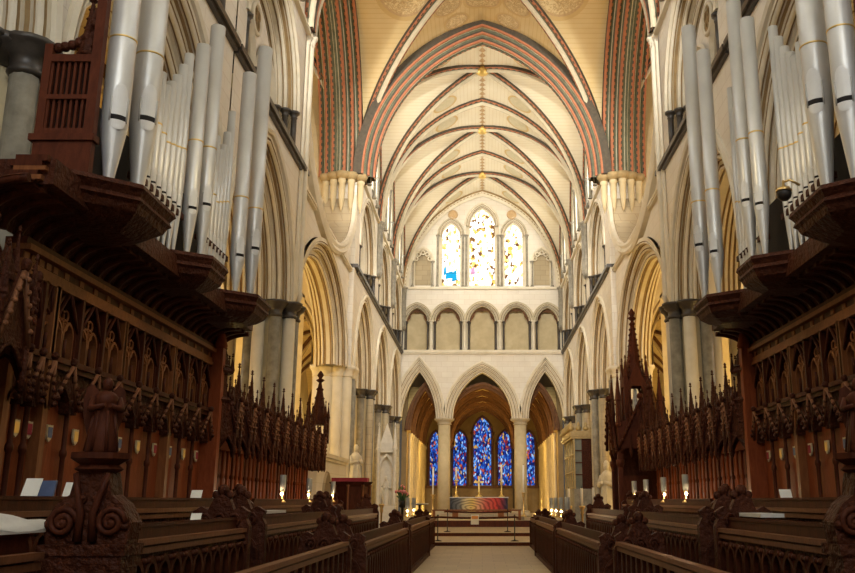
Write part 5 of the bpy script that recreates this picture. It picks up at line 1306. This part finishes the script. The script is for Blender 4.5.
def chantry():
    x0, x1, y0, y1, z0 = 4.65, 6.0, 45.5, 50.4, .27; t = thing('chantry_chapel', 'green panelled cage tomb with a gilded cornice in the arcade', 'chantry', ((x0 + x1) / 2, (y0 + y1) / 2, z0))
    mb = MB(); mb.box(x0, x1, y0, y1, z0, 2.2); mb.build('base', 'purbeck_pale', t)
    mb = MB(); mb.box(x0 + .06, x1 - .06, y0 + .06, y1 - .06, 2.2, 4.7); mb.build('glazing', 'chantry_glass', t)
    for k in range(6):
        y = y0 + (y1 - y0) * k / 5; mb = MB(); mb.box(x0, x0 + .08, y - .05, y + .05, 2.2, 4.75); mb.build('mullion', 'gilt_frame', t)
    for k in range(4):
        x = x0 + .04 + (x1 - x0 - .08) * k / 3; mb = MB(); mb.box(x - .04, x + .04, y0, y0 + .07, 2.2, 4.75); mb.build('mullion', 'oak_plain', t)
    for z in (2.25, 3.05, 3.9):
        mb = MB(); mb.box(x0 - .01, x0 + .07, y0, y1, z - .03, z + .03); mb.build('transom', 'gilt_frame', t)
    for z in (2.9, 3.5, 4.1):
        mb = MB(); mb.box(x0, x1, y0 - .01, y0 + .05, z - .025, z + .025); mb.build('transom', 'oak_plain', t)
    mb = MB(); mb.box(x0 + .5, x1, y0 + .02, y0 + .055, 2.2, 4.7); mb.build('end_board', 'oak', t)
    mb = MB(); mb.box(x0 - .1, x1 + .1, y0 - .1, y1 + .1, 4.7, 4.8); mb.box(x0 - .18, x1 + .15, y0 - .15, y1 + .15, 4.8, 4.9); mb.box(x0 - .12, x1 + .1, y0 - .1, y1 + .1, 4.9, 5.1); mb.build('cornice', 'gilt_frame', t)
    for k in range(14):
        y = y0 - .1 + (y1 - y0 + .2) * k / 13; mb = MB(); mb.lathe(x0 - .1, y, [(.12, 5.12), (.15, 5.25), (.06, 5.36), (.09, 5.44), (.01, 5.56)], 6); mb.build('cresting', 'gilt_frame', t)
    for k in range(1, 5):
        x = x0 - .1 + 1.5 * k / 4; mb = MB(); mb.lathe(x, y0 - .1, [(.12, 5.12), (.15, 5.25), (.06, 5.36), (.09, 5.44), (.01, 5.56)], 6); mb.build('cresting', 'gilt_frame', t)
chantry()
t = thing('screen_wall', 'low white stone wall with a dark arched niche behind the pulpit', 'wall monument', (-5.45, 31.2, 0)); TS = lambda u, d, z: (-5.2 - d, u, z)
mb = MB(); wall_open(mb, TS, 28.2, 34.2, 0, 3.0, [(29.9, .55, .3, 1.6, .75, .1)], 0); mb.box(-5.6, -5.52, 28.2, 34.2, 0, 3.0); mb.box(-5.6, -5.2, 28.15, 28.2, 0, 3.0); mb.build('wall_face', 'stone', t)
mb = MB(); mb.box(-5.7, -5.1, 28.1, 34.2, 3.0, 3.14); mb.box(-5.66, -5.15, 28.1, 34.2, 2.9, 3.0); mb.build('coping', 'dress', t)
mb = MB(); arch_sweep(mb, TS, 29.9, 1.6, .55, .75, [(.22, 0), (.18, -.08), (.1, 0), (0, .1), (0, .3)], 10, 1.3); mb.build('niche_moulding', 'grey_stone', t)
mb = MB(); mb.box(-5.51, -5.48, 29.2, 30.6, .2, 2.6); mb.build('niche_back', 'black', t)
# flowers on a pedestal, candle table, processional candles
t = thing('flower_arrangement', 'pink and white flowers on a tall dark pedestal before the altar steps', 'flowers', (-2.9, 32.8, 0)); mb = MB()
mb.lathe(-2.9, 32.8, [(.2, 0), (.2, .05), (.05, .1), (.05, 1.35), (.14, 1.4), (.12, 1.5), (.16, 1.62)], 10); mb.build('pedestal', 'iron', t)
mb = MB()
for k in range(26):
    a, e = random.random() * 2 * PI, random.random(); mb.tube([(-2.9, 32.8, 1.55), (-2.9 + .28 * e * math.cos(a), 32.8 + .28 * e * math.sin(a), 1.75 + .5 * (1 - e * .6) * random.random())], [.01, .03], 4)
mb.build('foliage', 'leaf', t)
mb = MB()
for k in range(16):
    a, e = random.random() * 2 * PI, random.random() ** .6; mb.ball(-2.9 + .26 * e * math.cos(a), 32.8 + .26 * e * math.sin(a), 1.82 + .38 * (1 - e * .7) * random.random(), .06, 6)
mb.build('blossoms', 'pink', t)
t = thing('candle_table', 'small round table with a white top before the altar steps', 'table', (-2.3, 33.15, 0)); mb = MB()
mb.lathe(-2.3, 33.15, [(.2, 0), (.2, .05), (.04, .1), (.04, 1.44), (.2, 1.48)], 10); mb.build('stem', 'oak', t)
mb = MB(); mb.lathe(-2.3, 33.15, [(.32, 1.48), (.32, 1.52)], 16); mb.build('tabletop', 'white_cloth', t)
for i, (x, y, h) in enumerate(((-3.4, 30.5, 1.5), (-3.6, 28.6, 1.5), (2.9, 30.2, 1.45), (3.2, 29.0, 1.45), (3.4, 27.6, 1.45))):
    candlestick(x, y, 0, h, .55, 'brass standing candle between crossing piers, %s, %s' % (['nearest the flowers', 'nearest the pulpit', 'nearest the altar steps', 'middle of three', 'nearest the throne'][i], WHO[-1 if x < 0 else 1]), .13, 'brass', None, 'standing_candle')
# seats and stools standing in the crossing
for s in (-1, 1):
    desk(s, 1.75, 28.2, 32.6, 0, 1.0, 'low desk in the crossing nearest the altar steps, %s' % WHO[s], 'arch', .36, (1, 1), .16)
# ================================================================== light, world, camera
def area(name, loc, rot, sx, sy, power, col):
    l = bpy.data.lights.new(name, 'AREA'); l.shape = 'RECTANGLE'; l.size = sx; l.size_y = sy; l.energy = power; l.color = col
    o = bpy.data.objects.new(name, l); COL.objects.link(o); o.location = loc; o.rotation_euler = rot; return o
def point(name, loc, power, col, r=.15):
    l = bpy.data.lights.new(name, 'POINT'); l.energy = power; l.color = col; l.shadow_soft_size = r
    o = bpy.data.objects.new(name, l); COL.objects.link(o); o.location = loc; return o
def spot(name, loc, tgt, power, col, ang=90, blend=.6, r=.25):
    l = bpy.data.lights.new(name, 'SPOT'); l.energy = power; l.color = col; l.spot_size = math.radians(ang); l.spot_blend = blend; l.shadow_soft_size = r
    o = bpy.data.objects.new(name, l); COL.objects.link(o); o.location = loc
    o.rotation_euler = (Vector(tgt) - Vector(loc)).to_track_quat('-Z', 'Y').to_euler(); return o
WARM = (1, .80, .48); SOD = (1, .66, .20); WHITE = (1, .95, .86); VAULT = (1, .86, .62)
for s in (-1, 1):
    # lamps in the galleries, aisles and transepts
    for y in (40.7, 48.0, 55.2, 21.2): point('gallery_lamp', (s * 8.2, y, 12.2), 30, WARM)
    for y in (21.2, 14, 40.7, 48, 55.5): point('aisle_lamp', (s * 9.4, y, 4.2), 200, SOD)
    point('transept_lamp', (s * 11.5, 29.5, 8.0), 800, SOD, .3); point('transept_lamp', (s * 11.0, 34.0, 3.5), 350, SOD, .2); point('transept_lamp', (s * 10.2, 38.8, 4.0), 250, SOD, .2)
    # out-of-frame fill spots added high in the choir, aimed down the church
    spot('fill_flood', (s * 4.4, 14, 17.0), (-s * 1.0, 37, 14.5), 7000, WHITE, 60, .8, .3)
    spot('fill_flood', (s * 3.8, 20.0, 18.6), (-s * 2.5, 54, 13.5), 9000, WHITE, 48, .8, .3)
    # fill spots added, hidden in the presbytery clerestory reveals, to brighten the vault opposite
    for y in (40.65, 47.95, 55.25): spot('vault_fill_spot', (s * 5.7, y - .42, 17.0), (-s * 3.6, y + 1.5, 21.2), 430, VAULT, 120, .7, .08)
    spot('stall_fill_spot', (s * 4.8, 18, 14.5), (-s * 4.3, 19.5, 2.0), 2200, WARM, 48, .8, .3)  # unseen overhead spot added to light the stalls
for s in (-1, 1):      # unseen fill lights added to brighten the chapel, most behind the round columns
    point('chapel_fill', (s * 2.64, 61.6, 5.4), 260, SOD, .1); point('chapel_fill', (s * 3.0, 70, 5.2), 260, SOD, .1); point('chapel_fill', (s * 2.64, 61.6, 2.6), 40, SOD, .1)
    point('chapel_fill', (s * 4.5, 67.5, 1.2), 70, SOD, .1); point('chapel_fill', (s * 4.5, 75, 1.2), 70, SOD, .1)
# light of the desk lamps
for x, y in [(3.75, 22.2), (3.75, 20.6), (3.75, 18.6), (3.75, 16.6), (-3.75, 22.6), (-3.75, 19.5), (-3.75, 16.9)]: point('lamp_light', (x, y - .05, 1.72), 30, (1, .72, .42), .03)
for x, y in [(2.0, 26.2), (2.0, 23.0), (-2.0, 26.4), (-2.0, 24.2)]: point('lamp_light', (x, y - .05, 1.33), 6, (1, .72, .42), .03)
for s in (-1, 1): spot('screen_fill_spot', (s * .8, 9.5, 8.8), (-s * 4.6, 11.5, 2.1), 300, WARM, 60, .8, .2)  # unseen spots added in mid-air to light the stall screens
# world: even, dim warm ambient fill
w = bpy.data.worlds.new('World'); SC.world = w; w.use_nodes = True
bg = w.node_tree.nodes['Background']; bg.inputs[0].default_value = (1, .93, .82, 1); bg.inputs[1].default_value = .06
cam = bpy.data.cameras.new('camera'); co = bpy.data.objects.new('camera', cam); COL.objects.link(co); SC.camera = co
F = 877.0; PX, PY, HY = 482.3, 286.5, 501.0
co.location = (0, 0, 1.6); co.rotation_euler = (PI / 2 + math.atan((HY - PY) / F), 0, 0)
cam.sensor_width = 36; cam.lens = F / 855 * 36; cam.shift_x = -(PX - 427.5) / 855; cam.clip_end = 300; cam.clip_start = .05
SC.view_settings.view_transform = 'Standard'; SC.view_settings.look = 'None'; SC.view_settings.exposure = .12; SC.view_settings.gamma = 1; SC.view_settings.use_curve_mapping = False
